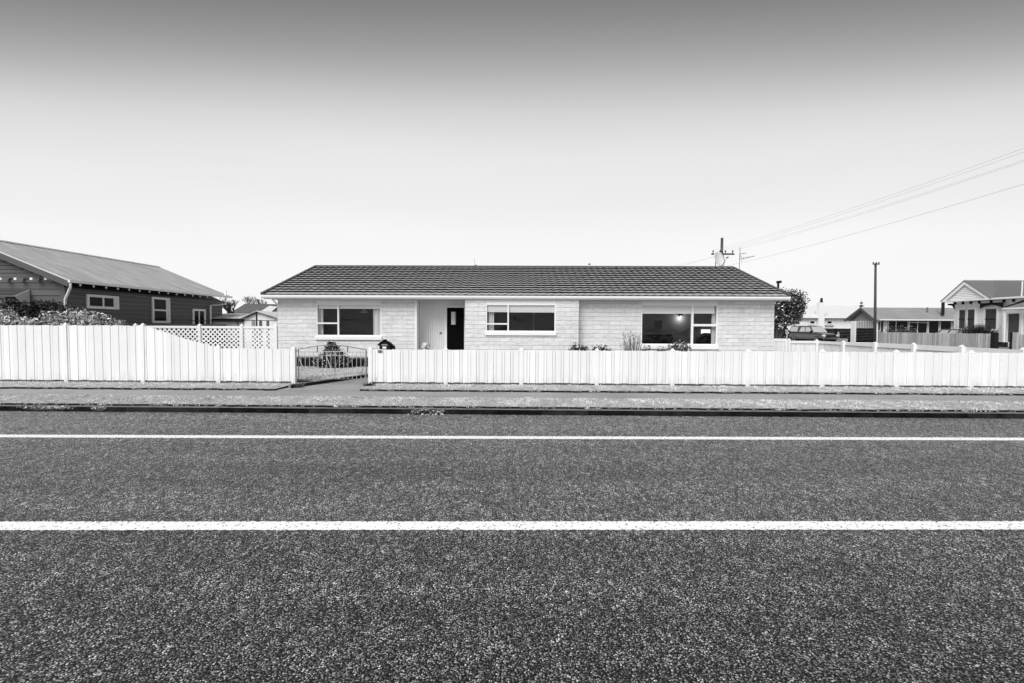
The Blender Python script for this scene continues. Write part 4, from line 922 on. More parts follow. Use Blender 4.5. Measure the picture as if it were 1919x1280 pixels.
# roof
mb = MB()
for s_ in (1, -1):
    e = XE if s_ > 0 else X2; mb.prism([(e, YF0, zeN), (XR, YF0, zrN), (XR, YF0, zrN - .03), (e, YF0, zeN - .03)], (0, YB0 - YF0, 0))
mb.build('iron_roof', m_nroof, bung)
MB().prism([(XR - .18, YF0 - .01, zrN - .05), (XR, YF0 - .01, zrN + .035), (XR + .18, YF0 - .01, zrN - .05), (XR, YF0 - .01, zrN + .005)], (0, YB0 - YF0 + .02, 0)).build('ridge_flashing', m_nroof, bung)
for s_ in (1, -1):
    e = XE if s_ > 0 else X2
    MB().prism([(e, YF0 - .03, zeN - .02), (XR, YF0 - .03, zrN - .02), (XR, YF0 - .03, zrN - .27), (e, YF0 - .03, zeN - .27)], (0, .029, 0)).build('barge_board', m_barge, bung)
    MB().prism([(e, YF0 - .045, zeN + .02), (XR, YF0 - .045, zrN + .02), (XR, YF0 - .045, zrN - .025), (e, YF0 - .045, zeN - .025)], (0, .04, 0)).build('barge_flashing', m_roof3, bung)
    MB().prism([(e - s_ * .02, YF0 + .01, zeN - .05), (XR, YF0 + .01, zrN - .05), (XR, YF0 + .01, zrN - .08), (e - s_ * .02, YF0 + .01, zeN - .08)], (0, YB0 - YF0 - .02, 0)).build('eave_lining', m_barge, bung)
MB().box(XE - .02, XE + .09, YF0 - .03, YB0, zeN - .10, zeN + .005).build('gutter', m_trim, bung)
y = YF0 + .55; ref = None
while y < YB0 - .1:
    m_r = MB().box(XE - .66, XE - .05, y - .025, y + .025, zeN - .19, zeN - .101)
    if ref is None: ref = MB().box(XE - .08, XE - .045, y - .028, y + .028, zeN - .20, zeN - .115).build('rafter_tail', m_trim, bung); ry = y
    else: copy_part(ref, bung, (0, y - ry, 0))
    y += .58
dpx = XE + .02; MB().tube([(dpx, YF0 + .05, zeN - .1), (dpx, YF0 + .05, zeN - .3), (XW + .1, YF0 + .35, zeN - .75), (XW + .1, YF0 + .38, .4)], .045, 8).build('downpipe', m_trim, bung, smooth=True)
yb = YB0 - .3; MB().tube([(XE + .05, yb - .3, zeN + .35), (XE + .05, yb - .3, zeN - .5), (XW + .12, yb - .4, zeN - .55), (XW + .12, yb - .9, zeN - .6), (XW + .12, yb - .9, .4)], .05, 8).build('downpipe', m_trim, bung, smooth=True)
# dark boundary fence in line with the eye, behind the tall white fence
t = thing('paling_fence', (-16.6, 14, ZG), 'dark low boundary fence along the side of the grey bungalow', 'fence')
boards(MB(), V((-16.6, 0, 0)), UY, V((1, 0, 0)), YF + 1.2, 25.5, ZG, lambda s: 1.74, seed=77).build('fence_panel', m_dark, t)
MB().box(-16.64, -16.52, YF + 1.2, 25.5, 1.745, 1.775).build('capping', m_roof2, t)
# bushes over the tall fence
def bigbush(px0, px1, py, Y, label, mt, tipm, n, size, lumpdef, name='bush'):
    c = aY((px0 + px1) / 2, py, Y); t = plant(name, (c.x, Y, ZG), label, 'bush'); lm = []
    for (lx, ly, rx, rz) in lumpdef: q_ = aY(lx, ly, Y); k_ = Y / F; lm.append(((q_.x, Y + random.uniform(-.2, .2), q_.z), (rx * k_, max(.35, rx * k_ * .8), rz * k_)))
    leaves('foliage', lm, n, size, mt, t, shell=.35); 
    if tipm: leaves('leaves', lm, n // 5, size, tipm, t, shell=.95)
    stems(t, (c.x, Y, ZG), 9, 1.6, .5, .02, m_bark); return t
bigbush(15, 125, 560, 16.3, 'dark dense bush in front of the grey bungalow wall', m_leafd, None, 3600, .055, [(45, 582, 30, 22), (75, 578, 30, 20), (100, 582, 24, 18), (60, 598, 40, 18), (25, 575, 14, 18)])
bigbush(0, 230, 580, 14.3, 'pale leafy bush hanging over the tall white fence below the dark bush', m_leafl, m_leafd, 5200, .042, [(150, 592, 30, 17), (190, 598, 28, 13), (110, 596, 30, 15), (60, 602, 34, 9), (15, 600, 24, 14), (-30, 596, 34, 18), (150, 620, 80, 20), (40, 622, 80, 18), (212, 603, 14, 7)])
YQ = 15.4; q_ = aY(8, 590, YQ); t = plant('bush', (q_.x, YQ, ZG), 'rounded grey leaved bush at the far left end above the tall fence', 'bush')
leaves('foliage', [((q_.x, YQ, q_.z - .35), (.42, .4, .65))], 1500, .028, m_leafl, t, shell=.7); stems(t, (q_.x, YQ, ZG), 5, 1.2, .3)

# ------------------------------------------------------------------ sheds, clothes line and old house behind the lattice
YA_ = 27.0
t = thing('shed', (aY(415, 600, YA_).x, YA_, ZG), 'long white flat fronted shed behind the lattice fence', 'shed')
x0, x1 = aY(374, 600, YA_).x, aY(462, 600, YA_).x; z0_ = aY(415, 594.5, YA_).z; z1_ = aY(415, 586.5, YA_ + 2.2).z
MB().box(x0 + .15, x1, YA_ + .1, YA_ + 4, ZG, z0_ - .12).build('wall', m_wallw, t)
MB().prism([(x0, YA_ - .1, z0_), (x0, YA_ + 2.2, z1_), (x0, YA_ + 4.4, z0_), (x0, YA_ + 4.4, z0_ - .05), (x0, YA_ - .1, z0_ - .05)], (x1 - x0, 0, 0)).build('roof', m_roof3, t)
MB().box(x0 + .02, x1 - .02, YA_ - .08, YA_ + .09, z0_ - .22, z0_ - .051).build('fascia', m_dark, t)
for px in (380, 444): a = aY(px, 605, YA_); MB().box(a.x - .05, a.x + .05, YA_ + .06, YA_ + .099, ZG, z0_ - .221).build('post', m_wallg, t)
YB_ = 24.5; A, Pk, B = aY(456, 594.5, YB_), aY(481, 583, YB_), aY(521, 597, YB_)
t = thing('garage', (Pk.x, YB_, ZG), 'white gabled garage next to the corner of the block house', 'garage')
MB().prism([(A.x, YB_ + .1, A.z - .08), (Pk.x, YB_ + .1, Pk.z - .06), (B.x + .8, YB_ + .1, B.z - .28), (B.x + .8, YB_ + .1, ZG), (A.x, YB_ + .1, ZG)], (0, 4, 0)).build('wall', m_wallw, t)
mb = MB(); mb.prism([(A.x - .15, YB_ - .05, A.z - .04), (Pk.x, YB_ - .05, Pk.z), (Pk.x, YB_ - .05, Pk.z + .05), (A.x - .15, YB_ - .05, A.z + .01)], (0, 4.3, 0)); mb.prism([(Pk.x, YB_ - .05, Pk.z), (B.x + 1, YB_ - .05, B.z - .3), (B.x + 1, YB_ - .05, B.z - .25), (Pk.x, YB_ - .05, Pk.z + .05)], (0, 4.3, 0)); mb.build('roof', m_roof3, t)
mb = MB(); mb.prism([(A.x - .1, YB_ - .07, A.z - .06), (Pk.x, YB_ - .07, Pk.z - .02), (Pk.x, YB_ - .07, Pk.z + .02), (A.x - .1, YB_ - .07, A.z - .02)], (0, .018, 0)); mb.prism([(Pk.x, YB_ - .07, Pk.z - .02), (B.x + .9, YB_ - .07, B.z - .3), (B.x + .9, YB_ - .07, B.z - .26), (Pk.x, YB_ - .07, Pk.z + .02)], (0, .018, 0)); mb.build('barge_board', m_nwall, t)
for px, wd in ((473, .09), (486.5, .07), (500, .06)): a = aY(px, 604, YB_); MB().box(a.x - wd, a.x + wd, YB_ + .07, YB_ + .099, ZG, aY(480, 600, YB_).z).build('door_panel', m_nwall if px != 473 else m_wallg, t)
YC = 21.5; c = aY(481, 600, YC); zt_ = aY(481, 583.5, YC).z
t = thing('clothesline', (c.x, YC, ZG), 'thin rotary clothesline with a dark post in front of the gabled garage', 'clothesline')
MB().tube([(c.x, YC, ZG), (c.x, YC, zt_)], .035, 8).build('post', m_dark, t)
zc = aY(481, 599.3, YC).z
for (qx, qy) in ((353, 600), (523, 600.5)):
    a = aY(qx, qy, YC); MB().tube([(c.x, YC, zc), ((a.x + c.x) / 2, YC, zc - .015), (a.x, YC, a.z)], .016, 5).build('arm', m_dark, t)
for (qx, qy) in ((430, 594.5), (521, 595)): a = aY(qx, qy, YC); MB().tube([(c.x, YC, zt_), (a.x, YC, a.z)], .008, 4).build('stay', m_iron, t)
YO = 36.0
a, b, cc_, d = aY(424, 589, YO), aY(457, 569.8, YO + 3), aY(516, 570.5, YO + 3), aY(560, 592, YO)
t = thing('house', ((a.x + d.x) / 2, YO, ZG), 'old house with a dark hipped roof behind the garage', 'house')
dx = 5.0
MB().add([a, (d.x + dx, YO, a.z), (cc_.x + dx, YO + 3, cc_.z), b, (a.x, YO + 6, a.z)], [(0, 1, 2, 3), (0, 3, 4)]).build('hipped_roof', m_roofd, t)
mb = MB(); mb.tube([b, (cc_.x + dx, YO + 3, cc_.z)], .06, 5); mb.build('ridge', m_barge, t)
mb = MB(); p0, p1 = aY(505, 572, YO + 2.0), aY(478, 589, YO - .4); p2 = aY(520, 574, YO + 2.0); p3 = aY(500, 590, YO - .4); mb.add([p1, p3, p2, p0], [(0, 1, 2, 3)]); mb.build('roof_sheet', m_roof3, t)
MB().box(a.x + .5, d.x + dx - .5, YO + .5, YO + 5.5, ZG, a.z - .05).build('wall', m_wallg, t)
# bare trees behind
def bare_tree(px, pytop, Y, label, seed, sp=1.0, r0=.09):
    b_ = aY(px, 605, Y); zt = aY(px, pytop, Y).z; t = plant('bare_tree', (b_.x, Y, ZG), label, 'tree'); rd = random.Random(seed); mb = MB(); tw = MB()
    mb.tube([(b_.x, Y, ZG), (b_.x + .1, Y, ZG + (zt - ZG) * .45)], r0, 7, r0 * .7); fork = V((b_.x + .1, Y, ZG + (zt - ZG) * .45))
    def br(p, d, ln, r_, lv):
        q_ = p + d * ln; (mb if lv < 2 else tw).tube([p, p.lerp(q_, .5) + V((rd.uniform(-1, 1), rd.uniform(-1, 1), 0)) * ln * .07, q_], r_, 4, r_ * .6)
        if lv < 4:
            for i in range(3): br(p.lerp(q_, rd.uniform(.6, 1)), (d + V((rd.uniform(-1, 1) * .6, rd.uniform(-1, 1) * .6, rd.uniform(0, .4)))).normalized(), ln * .62, r_ * .6, lv + 1)
    for i in range(4): br(fork, V((rd.uniform(-1, 1) * .5 * sp, rd.uniform(-1, 1) * .5, 1)).normalized(), (zt - fork.z) * .48, r0 * .6, 0)
    mb.build('trunk', m_bark, t); tw.build('twigs', m_bark, t); return t
bare_tree(436, 556, 34, 'bare tree with forked dark limbs beside the bungalow corner', 3, 1, .14)
bare_tree(471, 553, 55, 'far bare tree showing above the dark hipped roof', 5)
bare_tree(492, 558, 60, 'small far bare tree between the dark hipped roof and the block house', 9)
# ------------------------------------------------------------------ side street on the right
mb = MB(); mb.quad((18.6, YK + 1, .089), (31.0, YK + 1, .089), (31.0, 160, .089), (18.6, 160, .089)); tag(mb.build('side_street', m_path), kind='structure')
# evergreen tree behind the house corner
YTR = 29.5; q_ = aY(1470, 575, YTR)
t = plant('tree', (aY(1463, 630, YTR).x, YTR, ZG), 'dense round evergreen tree behind the right corner of the block house', 'tree')
k_ = YTR / F; LM = [(1462, 572, 32, 30), (1482, 565, 24, 24), (1488, 585, 20, 22), (1450, 560, 22, 18), (1470, 596, 26, 14), (1445, 590, 26, 24), (1430, 575, 24, 20), (1497, 574, 10, 16)]
lm = []
for a, b, c_, d in LM: p = aY(a, b, YTR); lm.append(((p.x, YTR + random.uniform(-.3, .3), p.z), (c_ * k_, c_ * k_, d * k_)))
leaves('crown', lm, 10500, .075, m_leaft, t, shell=.45); leaves('leaves', lm, 1500, .06, m_leafl, t, shell=.93)  # pale leaves over the dark crown paint its leaf highlights
for i, (a, b) in enumerate((((1456, 638), (1452, 598)), ((1458, 638), (1478, 596)), ((1452, 638), (1440, 600)))):
    p, r_ = aY(*a, YTR), aY(*b, YTR); MB().tube([(p.x, YTR, ZG), p, p.lerp(r_, .5) + V((.05, 0, 0)), r_], .13, 8, .07).build('trunk', m_bark, t, smooth=True)
# dark hedge below
YHg = 33; p0, p1 = aY(1425, 612, YHg), aY(1472, 612, YHg)
t = plant('hedge', ((p0.x + p1.x) / 2, YHg, ZG), 'dark clipped hedge behind the evergreen tree trunk', 'hedge'); leaves('foliage', [((p0.x + (p1.x - p0.x) * (i + .5) / 6, YHg, .95), (.5, .5, .85)) for i in range(6)], 2600, .08, m_leafd, t, shell=.6)
# pipe flue above the tree (stands on the far house)
# main street pole
XP, YP = aY(1352, 500, 40.5).x, 40.5; ztp = aY(1352, 445, YP).z; zca = aY(1352, 475.5, YP).z
t = thing('power_pole', (XP, YP, ZG), 'tall timber power pole with a crossarm rising behind the right end of the roof', 'power pole')
MB().tube([(XP, YP, ZG), (XP, YP, ztp)], .17, 10, .11).build('pole', m_pole, t, smooth=True)
ca0, ca1 = aY(1332, 475, YP), aY(1374.5, 476, YP)
MB().box(ca0.x, ca1.x, YP - .2, YP - .1, zca - .07, zca + .05).build('crossarm', m_dark, t)
insx = [aY(px, 472, YP).x for px in (1335, 1348, 1358, 1371.5)]
for x in insx: MB().lathe((x, YP - .15, zca + .05), [(.03, 0), (.03, .12), (.07, .13), (.05, .24), (.02, .28)], 8).build('insulator', m_dark, t)
zp2 = aY(1352, 487, YP).z; mb = MB(); mb.lathe((XP, YP, zp2 - .6), [(.14, 0), (.2, .25), (.24, .8), (.16, 1.05)], 8); mb.build('cable_bracket', m_dark, t)
# overhead wires running along the side street towards the viewer
def wire(p, q_, sag, r_=.012): return [V(p).lerp(V(q_), i / 40) - V((0, 0, sag * 4 * (i / 40) * (1 - i / 40))) for i in range(41)]
Yw = aX(1919, 280, XP).y
wl_ = [(insx[0], 277, 'topmost'), (insx[1], 284, 'second highest'), (insx[2], 299, 'third highest'), (insx[3], 302, 'fourth highest')]
for x, pyr, nm in wl_:
    p = V((x, YP - .15, zca + .3)); e = aX(1919, pyr, x + .0); d = (e - p); sagmid = .25
    # parabola through the end seen at the frame edge and on beyond the camera
    far = p + d * 1.55; far.z = e.z + .35
    pts = []
    for i in range(41):
        s = i / 40; q_ = p.lerp(far, s); s_e = 1 / 1.55; base = p.z + (far.z - p.z) * s
        sag = 4 * s * (1 - s) * ((p.z + (far.z - p.z) * s_e - e.z) / (4 * s_e * (1 - s_e))); q_.z = base - sag; pts.append(q_)
    tag(MB().tube(pts, .0065, 5).build('power_line', m_wire), nm + ' thin overhead wire running from the tall pole crossarm to the upper right', 'wire', 'overhead wires along the side street')
p = V((XP + .1, YP - .15, aY(1358, 499, YP).z)); e = aX(1919, 344, XP + .1); far = p + (e - p) * 1.55; s_e = 1 / 1.55
pts = [];  far.z = e.z + .5
for i in range(41):
    s = i / 40; q_ = p.lerp(far, s); q_.z = p.z + (far.z - p.z) * s - 4 * s * (1 - s) * ((p.z + (far.z - p.z) * s_e - e.z) / (4 * s_e * (1 - s_e))); pts.append(q_)
tag(MB().tube(pts, .009, 5).build('power_line', m_wire), 'single lowest overhead cable well below the other wires', 'wire')
for i, (py) in enumerate((497, 505)):
    e = aY(1262, py + 6, YP - 4); tag(MB().tube(wire((XP, YP - .15, zca), e + V((-6, 0, -.6)), .3), .01, 4).build('service_wire', m_wire), ('upper' if i == 0 else 'lower') + ' faint wire sagging left from the tall pole behind the roof', 'wire')
# second pole
XQ = 34.2; YQ = aX(1641, 600, 34.2).y; XQ = 31.6; p_ = aX(1641, 600, XQ); YQ = p_.y
t = thing('power_pole', (p_.x, YQ, ZG), 'slim dark weathered pole with a short crosspiece by the paling fence', 'pole')
zt_ = aX(1640.5, 493, XQ).z; ptp = aY(1640.8, 493, YQ); MB().tube([(XQ, YQ, ZG), (ptp.x, YQ, zt_)], .115, 8, .085).build('pole', m_pole, t, smooth=True)
a, b = aX(1634, 494.5, XQ), aX(1645.5, 494, XQ)
MB().box(ptp.x - .33, ptp.x + .25, YQ - .16, YQ - .08, zt_ - .14, zt_ - .04).build('crossarm', m_pole, t)
for dx_ in (-.3, -.02, .2): MB().lathe((ptp.x + dx_, YQ - .12, zt_ - .04), [(.02, 0), (.05, .05), (.04, .13)], 8).build('insulator', m_pole, t)

# ------------------------------------------------------------------ across the side street: paling fence, gate posts, dark board fence
XF_ = 33.0; ztf = aX(1860, 624.5, XF_).z; ztf2 = aX(1648, 621.5, XF_).z
y0_, y1_ = aX(1862, 630, XF_).y, aX(1646, 630, XF_).y
t = thing('paling_fence', (XF_, (y0_ + y1_) / 2, ZG), 'weathered grey paling fence across the side street in front of the villa', 'fence')
boards(MB(), V((XF_, 0, 0)), UY, NX, y0_, y1_, .12, lambda s: ztf + (ztf2 - ztf) * (s - y0_) / (y1_ - y0_), period=.18, bw_=.14, rec=.035, seed=90, gap=.02).build('fence_panel', m_wood, t)
yy0 = aX(1918, 630, XF_).y; yk = aX(1913, 630, XF_).y
t = thing('paling_fence', (XF_, yk, ZG), 'short piece of grey paling fence at the right edge beyond the gate posts', 'fence')
boards(MB(), V((XF_, 0, 0)), UY, NX, yk - 5, yk, .12, lambda s: ztf, period=.18, bw_=.14, rec=.035, seed=91, gap=.02).build('fence_panel', m_wood, t)
for (pa, pb, lb, mt) in ((1861, 1870.5, 'dark square gate post at the end of the grey paling fence', m_dark), (1897, 1902, 'dark gate post right of the villa steps', m_dark), (1902.4, 1910.5, 'pale timber gate post beside the dark one near the right edge', m_wood)):
    ya, yb2 = aX(pb, 630, XF_).y, aX(pa, 630, XF_).y; zz = aX((pa + pb) / 2, 622.8, XF_).z
    o = MB().box(XF_ - .18, XF_ + .05, ya, yb2, ZG, zz).box(XF_ - .19, XF_ + .06, ya - .01, yb2 + .01, zz, zz + .03).build('gate_post', mt, bevel=.01); tag(o, lb, 'gate post')
# dark board fence run with white posts
def dfence(pa, pb, ptop, label, X_=33.0):
    ya, yb2 = aX(pb, 625, X_).y, aX(pa, 625, X_).y; zz = aX((pa + pb) / 2, ptop, X_).z
    t = thing('board_fence', (X_, (ya + yb2) / 2, ZG), label, 'fence')
    mb = MB(); z = ZG + .03
    while z < zz - .03: mb.box(X_, X_ + .03, ya, yb2, z, min(z + .145, zz)); z += .15
    mb.build('fence_panel', m_black, t); MB().box(X_ + .031, X_ + .09, ya, ya + .09, ZG, zz).build('post', m_black, t); return t
dfence(1604.5, 1637, 614, 'black horizontal board fence panel left of the slim pole')
dfence(1567, 1593.5, 614.3, 'black fence panel between the car and the white pillar')
dfence(1536, 1565.5, 614.3, 'black fence panel directly behind the parked pickup bonnet')
ya, yb2 = aX(1603.5, 620, 33).y, aX(1594.5, 620, 33).y
o = MB().box(32.97, 33.05, ya, yb2, ZG, aX(1599, 601, 33).z).build('pillar', m_wallw, bevel=.01); tag(o, 'white square pillar between two black fence panels', 'pillar')
# small garden ornament by the car
XO = 32.6; p = aX(1571, 632, XO); zt_ = aX(1571, 621.5, XO).z
t = thing('garden_ornament', (p.x, p.y, ZG), 'small pale figure shaped garden ornament beside the pickup bonnet', 'ornament')
MB().lathe((p.x, p.y, ZG), [(.14, 0), (.14, .5), (.10, p.z - ZG - .05), (.16, p.z - ZG)], 10).build('plinth', m_wallg, t)
mb = MB(); h = zt_ - p.z; mb.lathe((p.x, p.y, p.z), [(.12, 0), (.10, h * .3), (.14, h * .5), (.11, h * .68), (.05, h * .73)], 12); mb.sphere((p.x - .02, p.y, p.z + h * .86), h * .16, 8); mb.build('figure', m_conc, t, smooth=True)
# low pale wall near the pickup
p0, p1 = aX(1564, 636, 32.2), aX(1585, 636, 32.2); o = MB().box(32.1, 32.4, p1.y, p0.y, ZG, aX(1575, 633.5, 32.2).z).build('low_wall', m_conc, bevel=.01); tag(o, 'low pale garden wall in front of the black fence beside the pickup', 'wall')

# ------------------------------------------------------------------ hipped house with the gable wing (faces the side street)
XG_ = 38.0
XGf = XG_ - .5; zeG = aX(1638, 597.5, XGf).z; yA, yB = aX(1639, 598, XGf).y + .4, aX(1583, 600, XGf).y - .4; yP = aX(1613, 577, XGf).y; zP = aX(1613, 575.3, XGf).z
print('wing', zeG, yA, yB, yP, zP)
t = thing('house', (XG_ + 5, yP, ZG), 'low house with a brown grey shingle roof and gable end behind the slim pole', 'house')
xend = aY(1800, 580, yP).x + 4
mb = MB(); mb.prism([(XG_ - .5, yA - .4, zeG), (XG_ - .5, yP, zP), (XG_ - .5, yP, zP - .12), (XG_ - .5, yA - .4, zeG - .12)], (xend - XG_, 0, 0)); mb.prism([(XG_ - .5, yP, zP), (XG_ - .5, yB + .4, zeG), (XG_ - .5, yB + .4, zeG - .12), (XG_ - .5, yP, zP - .12)], (xend - XG_, 0, 0)); mb.build('roof', m_roof2, t)
mb = MB()
for (u0, v0, u1, v1) in ((yA - .42, zeG, yP, zP), (yP, zP, yB + .42, zeG)): mb.prism([(XG_ - .56, u0, v0 + .02), (XG_ - .56, u1, v1 + .02), (XG_ - .56, u1, v1 - .22), (XG_ - .56, u0, v0 - .22)], (.055, 0, 0))
mb.build('barge_board', m_barge, t)
MB().prism([(XG_, yA, zeG - .15), (XG_, yP, zP - .14), (XG_, yB, zeG - .15)], (.2, 0, 0)).build('gable_wall', m_wallg, t)
MB().box(XG_ + .001, XG_ + .2, yA, yB, ZG, zeG - .151).build('wall', m_wallw, t)
mb = MB(); y = yA + .15
while y < yB - .1: mb.box(XG_ - .03, XG_ - .001, y, y + .1, 1.7, zeG - .2); y += .24
mb.build('batten', m_wallg, t)
MB().box(XG_ + .21, xend - .6, yA + .5, yA + .7, ZG, zeG - .13).build('wall', m_nwall, t)
def win_y(px0, px1, py0, py1, Y, parent, nm='window', mull=(), fr=.07, pm=None, tr=()):
    a, b = aY(px0, py1, Y), aY(px1, py0, Y); x0, x1, z0, z1 = a.x, b.x, aY((px0 + px1) / 2, py1, Y).z, aY((px0 + px1) / 2, py0, Y).z
    mb = MB(); mb.box(x0, x0 + fr, Y - .05, Y + .02, z0, z1).box(x1 - fr, x1, Y - .05, Y + .02, z0, z1).box(x0 + fr, x1 - fr, Y - .05, Y + .02, z1 - fr, z1).box(x0 + fr, x1 - fr, Y - .05, Y + .02, z0, z0 + fr)
    for m_ in mull: xx = aY(m_, py0, Y).x; mb.box(xx - fr / 2, xx + fr / 2, Y - .045, Y + .02, z0 + fr, z1 - fr)
    for m_ in tr: zz = aY(px0, m_, Y).z; mb.box(x0 + fr, x1 - fr, Y - .04, Y + .02, zz - fr / 2, zz + fr / 2)
    wo = mb.build(nm, m_trim, parent); MB().box(x0 + fr, x1 - fr, Y - .02, Y + .01, z0 + fr, z1 - fr).build('pane', pm or m_dglass, wo); return wo
Yf_ = yA + .47
win_y(1643, 1650, 601, 620, Yf_, t); wq = win_y(1656, 1702, 599.5, 625, Yf_, t, mull=(1665, 1679)); win_y(1702.5, 1738, 599.5, 625, Yf_, t, mull=(1719.5,), tr=(603.5,)); win_y(1738.5, 1760, 599.5, 625, Yf_, t); win_y(1760.5, 1783, 599.5, 625, Yf_, t); win_y(1783.5, 1800, 599.5, 625, Yf_, t, tr=(612,))
a = aY(1659, 612, Yf_ - .03); MB().box(a.x - .2, a.x + .25, Yf_ - .031, Yf_ - .025, aY(1659, 624, Yf_).z, aY(1659, 601, Yf_).z).build('curtain', m_cloth, wq)
MB().box(XG_ + .0, xend - .5, yA - .5, yA - .4, zeG - .1, zeG + .01).build('gutter', m_trim, t)
p = aY(1767.5, 565, yP - 1.5); b_ = aY(1767.5, 588, yP - 1.5); fl = MB().tube([(p.x, yP - 1.5, b_.z - .1), (p.x, yP - 1.5, p.z)], .14, 10).tube([(p.x, yP - 1.5, p.z), (p.x, yP - 1.5, p.z + .15)], .2, 10).build('flue', m_dark, t)
p = aY(1738, 575, yP - .8); MB().tube([(p.x, yP - .8, aY(1738, 589, yP - .8).z), (p.x, yP - .8, p.z)], .07, 8).build('vent_pipe', m_iron, t)

# ------------------------------------------------------------------ white house with the chimney
YW = 62.0
xl, xr_ = aY(1492, 600, YW).x, aY(1610, 600, YW).x; zeW = aY(1550, 592.5, YW).z; rl, rr = aY(1513, 571.5, YW + 4), aY(1606, 572, YW + 4)
t = thing('house', ((xl + xr_) / 2, YW, ZG), 'white rendered house with a square white chimney and pale roof', 'house')
MB().box(xl + .3, xr_ + 1, YW + .4, YW + 7.5, ZG, zeW - .1).build('wall', m_wallw, t)
MB().add([(xl - .2, YW - .1, zeW), (xr_ + 1, YW - .1, zeW), (rr.x, YW + 4, rl.z), (rl.x, YW + 4, rl.z), (xl - .2, YW + 8, zeW)], [(0, 1, 2, 3), (0, 3, 4)]).build('hipped_roof', m_roof3, t)
MB().box(xl - .2, xr_ + 1, YW - .15, YW + .0, zeW - .2, zeW - .0).build('gutter', m_trim, t)
MB().box(xl + .2, xr_ + 1, YW + .001, YW + .39, zeW - .2, zeW - .15).build('soffit', m_nwall, t)
p = aY(1540.8, 570, YW - .2); hw = 5.0 * YW / F; zc1 = aY(1540, 566, YW).z
chm = MB().box(p.x - hw, p.x + hw, YW - .2, YW + .39, ZG, zc1).build('chimney', m_wallw, t)
MB().lathe((p.x + .02, YW, zc1), [(.17, 0), (.19, .05), (.14, .3), (.17, .42), (.08, .62)], 10).build('chimney_pot', m_dark, chm)
for (pa, pb) in ((1516.5, 1528), (1548.5, 1560)): wo = win_y(pa, pb, 599.5, 607, YW + .38, t, fr=.12); a, b = aY(pa - 2, 609, YW + .3), aY(pb + 2, 609, YW + .3); MB().box(a.x, b.x, YW + .22, YW + .399, a.z - .08, a.z + .02).build('sill', m_wallg, wo)
# small dark flue on the far roof left of the house
p = aY(1458.5, 528, 48); b_ = aY(1458.5, 545, 48)
t = tag(MB().tube([(p.x, 48, ZG), (p.x, 48, p.z)], .11, 8).build('flue_pipe', m_dark), 'slim dark flue rising above the evergreen tree beside the roof end', 'flue'); MB().tube([(p.x - .15, 48, p.z), (p.x + .3, 48, p.z + .05)], .13, 8).build('cowl', m_dark, t)
# picket fence far behind the tree
YPk = 56; p0, p1 = aY(1488, 605, YPk), aY(1512, 605, YPk); t = thing('picket_fence', ((p0.x + p1.x) / 2, YPk, ZG), 'far white paling fence between the evergreen tree and the white house', 'fence')
boards(MB(), V((0, YPk, 0)), UX, NF, p0.x - 1, p1.x, ZG, lambda s: aY(1500, 602.5, YPk).z, period=.3, bw_=.2, rec=.04, seed=5, gap=.02).build('fence_panel', m_white, t)
# far conifer
YN = 140; p = aY(1614, 575, YN); zt_ = aY(1614, 562, YN).z
t = plant('conifer', (p.x, YN, ZG), 'tiny far conifer tip above the gable of the shingle roof', 'tree'); MB().tube([(p.x, YN, ZG), (p.x, YN, zt_)], .3, 6, .04).build('trunk', m_bark, t)
leaves('crown', [((p.x, YN, zt_ - .8 - i * .9), (.35 + i * .3, .35 + i * .3, .28)) for i in range(8)], 1400, .22, m_leafd, t)

# ------------------------------------------------------------------ villa at the right edge
m_drape = mat('lace_drape', 0.07, 0.8, 0.5, 3, stretch=(1, 5, .5), spec=0.1)
XV = 36.0; XVW = 36.65
yL0, yGe = aX(1765.5, 563, XV).y, aX(1858, 556.5, XV).y; yPk = aX(1808.5, 527, XV).y; zeV = aX(1766, 562.5, XV).z; zPV = aX(1808.5, 525.5, XV).z; zeV2 = aX(1900, 557, XV).z
print('villa', yL0, yGe, yPk, zeV, zeV2, zPV)
t = thing('villa', (XV + 4, yPk, ZG), 'white weatherboard villa with a gabled bay and dark eave brackets at the right edge', 'house')
zeV = (zeV + zeV2) / 2; ywL = aX(1790, 590, XVW).y; yEnd = 22.0
opsV = []
def vw(px0, px1, py0, py1): return (aX(px1, 590, XVW).y, aX(px0, 590, XVW).y, aX((px0 + px1) / 2, py1, XVW).z, aX((px0 + px1) / 2, py0, XVW).z)
w1, w2_, w3 = vw(1798, 1810.5, 578.5, 615.5), vw(1814, 1828, 578, 615.5), vw(1847, 1869, 577, 616.5); dv_ = vw(1890, 1913, 586.5, 641)
for a in (w1, w2_, w3, dv_): opsV.append(a)
mb = lap(MB(), V((XVW, 0, 0)), UY, NX, yEnd, ywL, .3, zeV - .12, .14, opsV, None, .018); mb.build('weatherboard_wall', [m_wallw, m_soffit], t)
MB().box(XVW + .12, XVW + 6, yEnd + .1, ywL - .05, ZG, zeV - .12).build('core_wall', m_dark, t)
MB().box(XVW + .001, XVW + 6, ywL - .02, ywL + .1, ZG, zeV - .12).build('end_wall', m_wallw, t)
lap(MB(), V((XV + .12, 0, 0)), UY, NX, yGe, yL0, zeV, zPV - .1, .14, (), lambda z, a, b: ((yGe + .45) + (z - zeV) * (yPk - yGe - .45) / (zPV - .25 - zeV), (yL0 - .45) - (z - zeV) * (yL0 - .45 - yPk) / (zPV - .25 - zeV))).build('gable_wall', [m_wallw, m_soffit], t)
MB().prism([(XV + .15, yL0 - .1, zeV - .02), (XV + .15, yPk, zPV - .06), (XV + .15, yGe + .1, zeV - .02)], (.1, 0, 0)).build('gable_backing', m_wallw, t)
mb = MB()
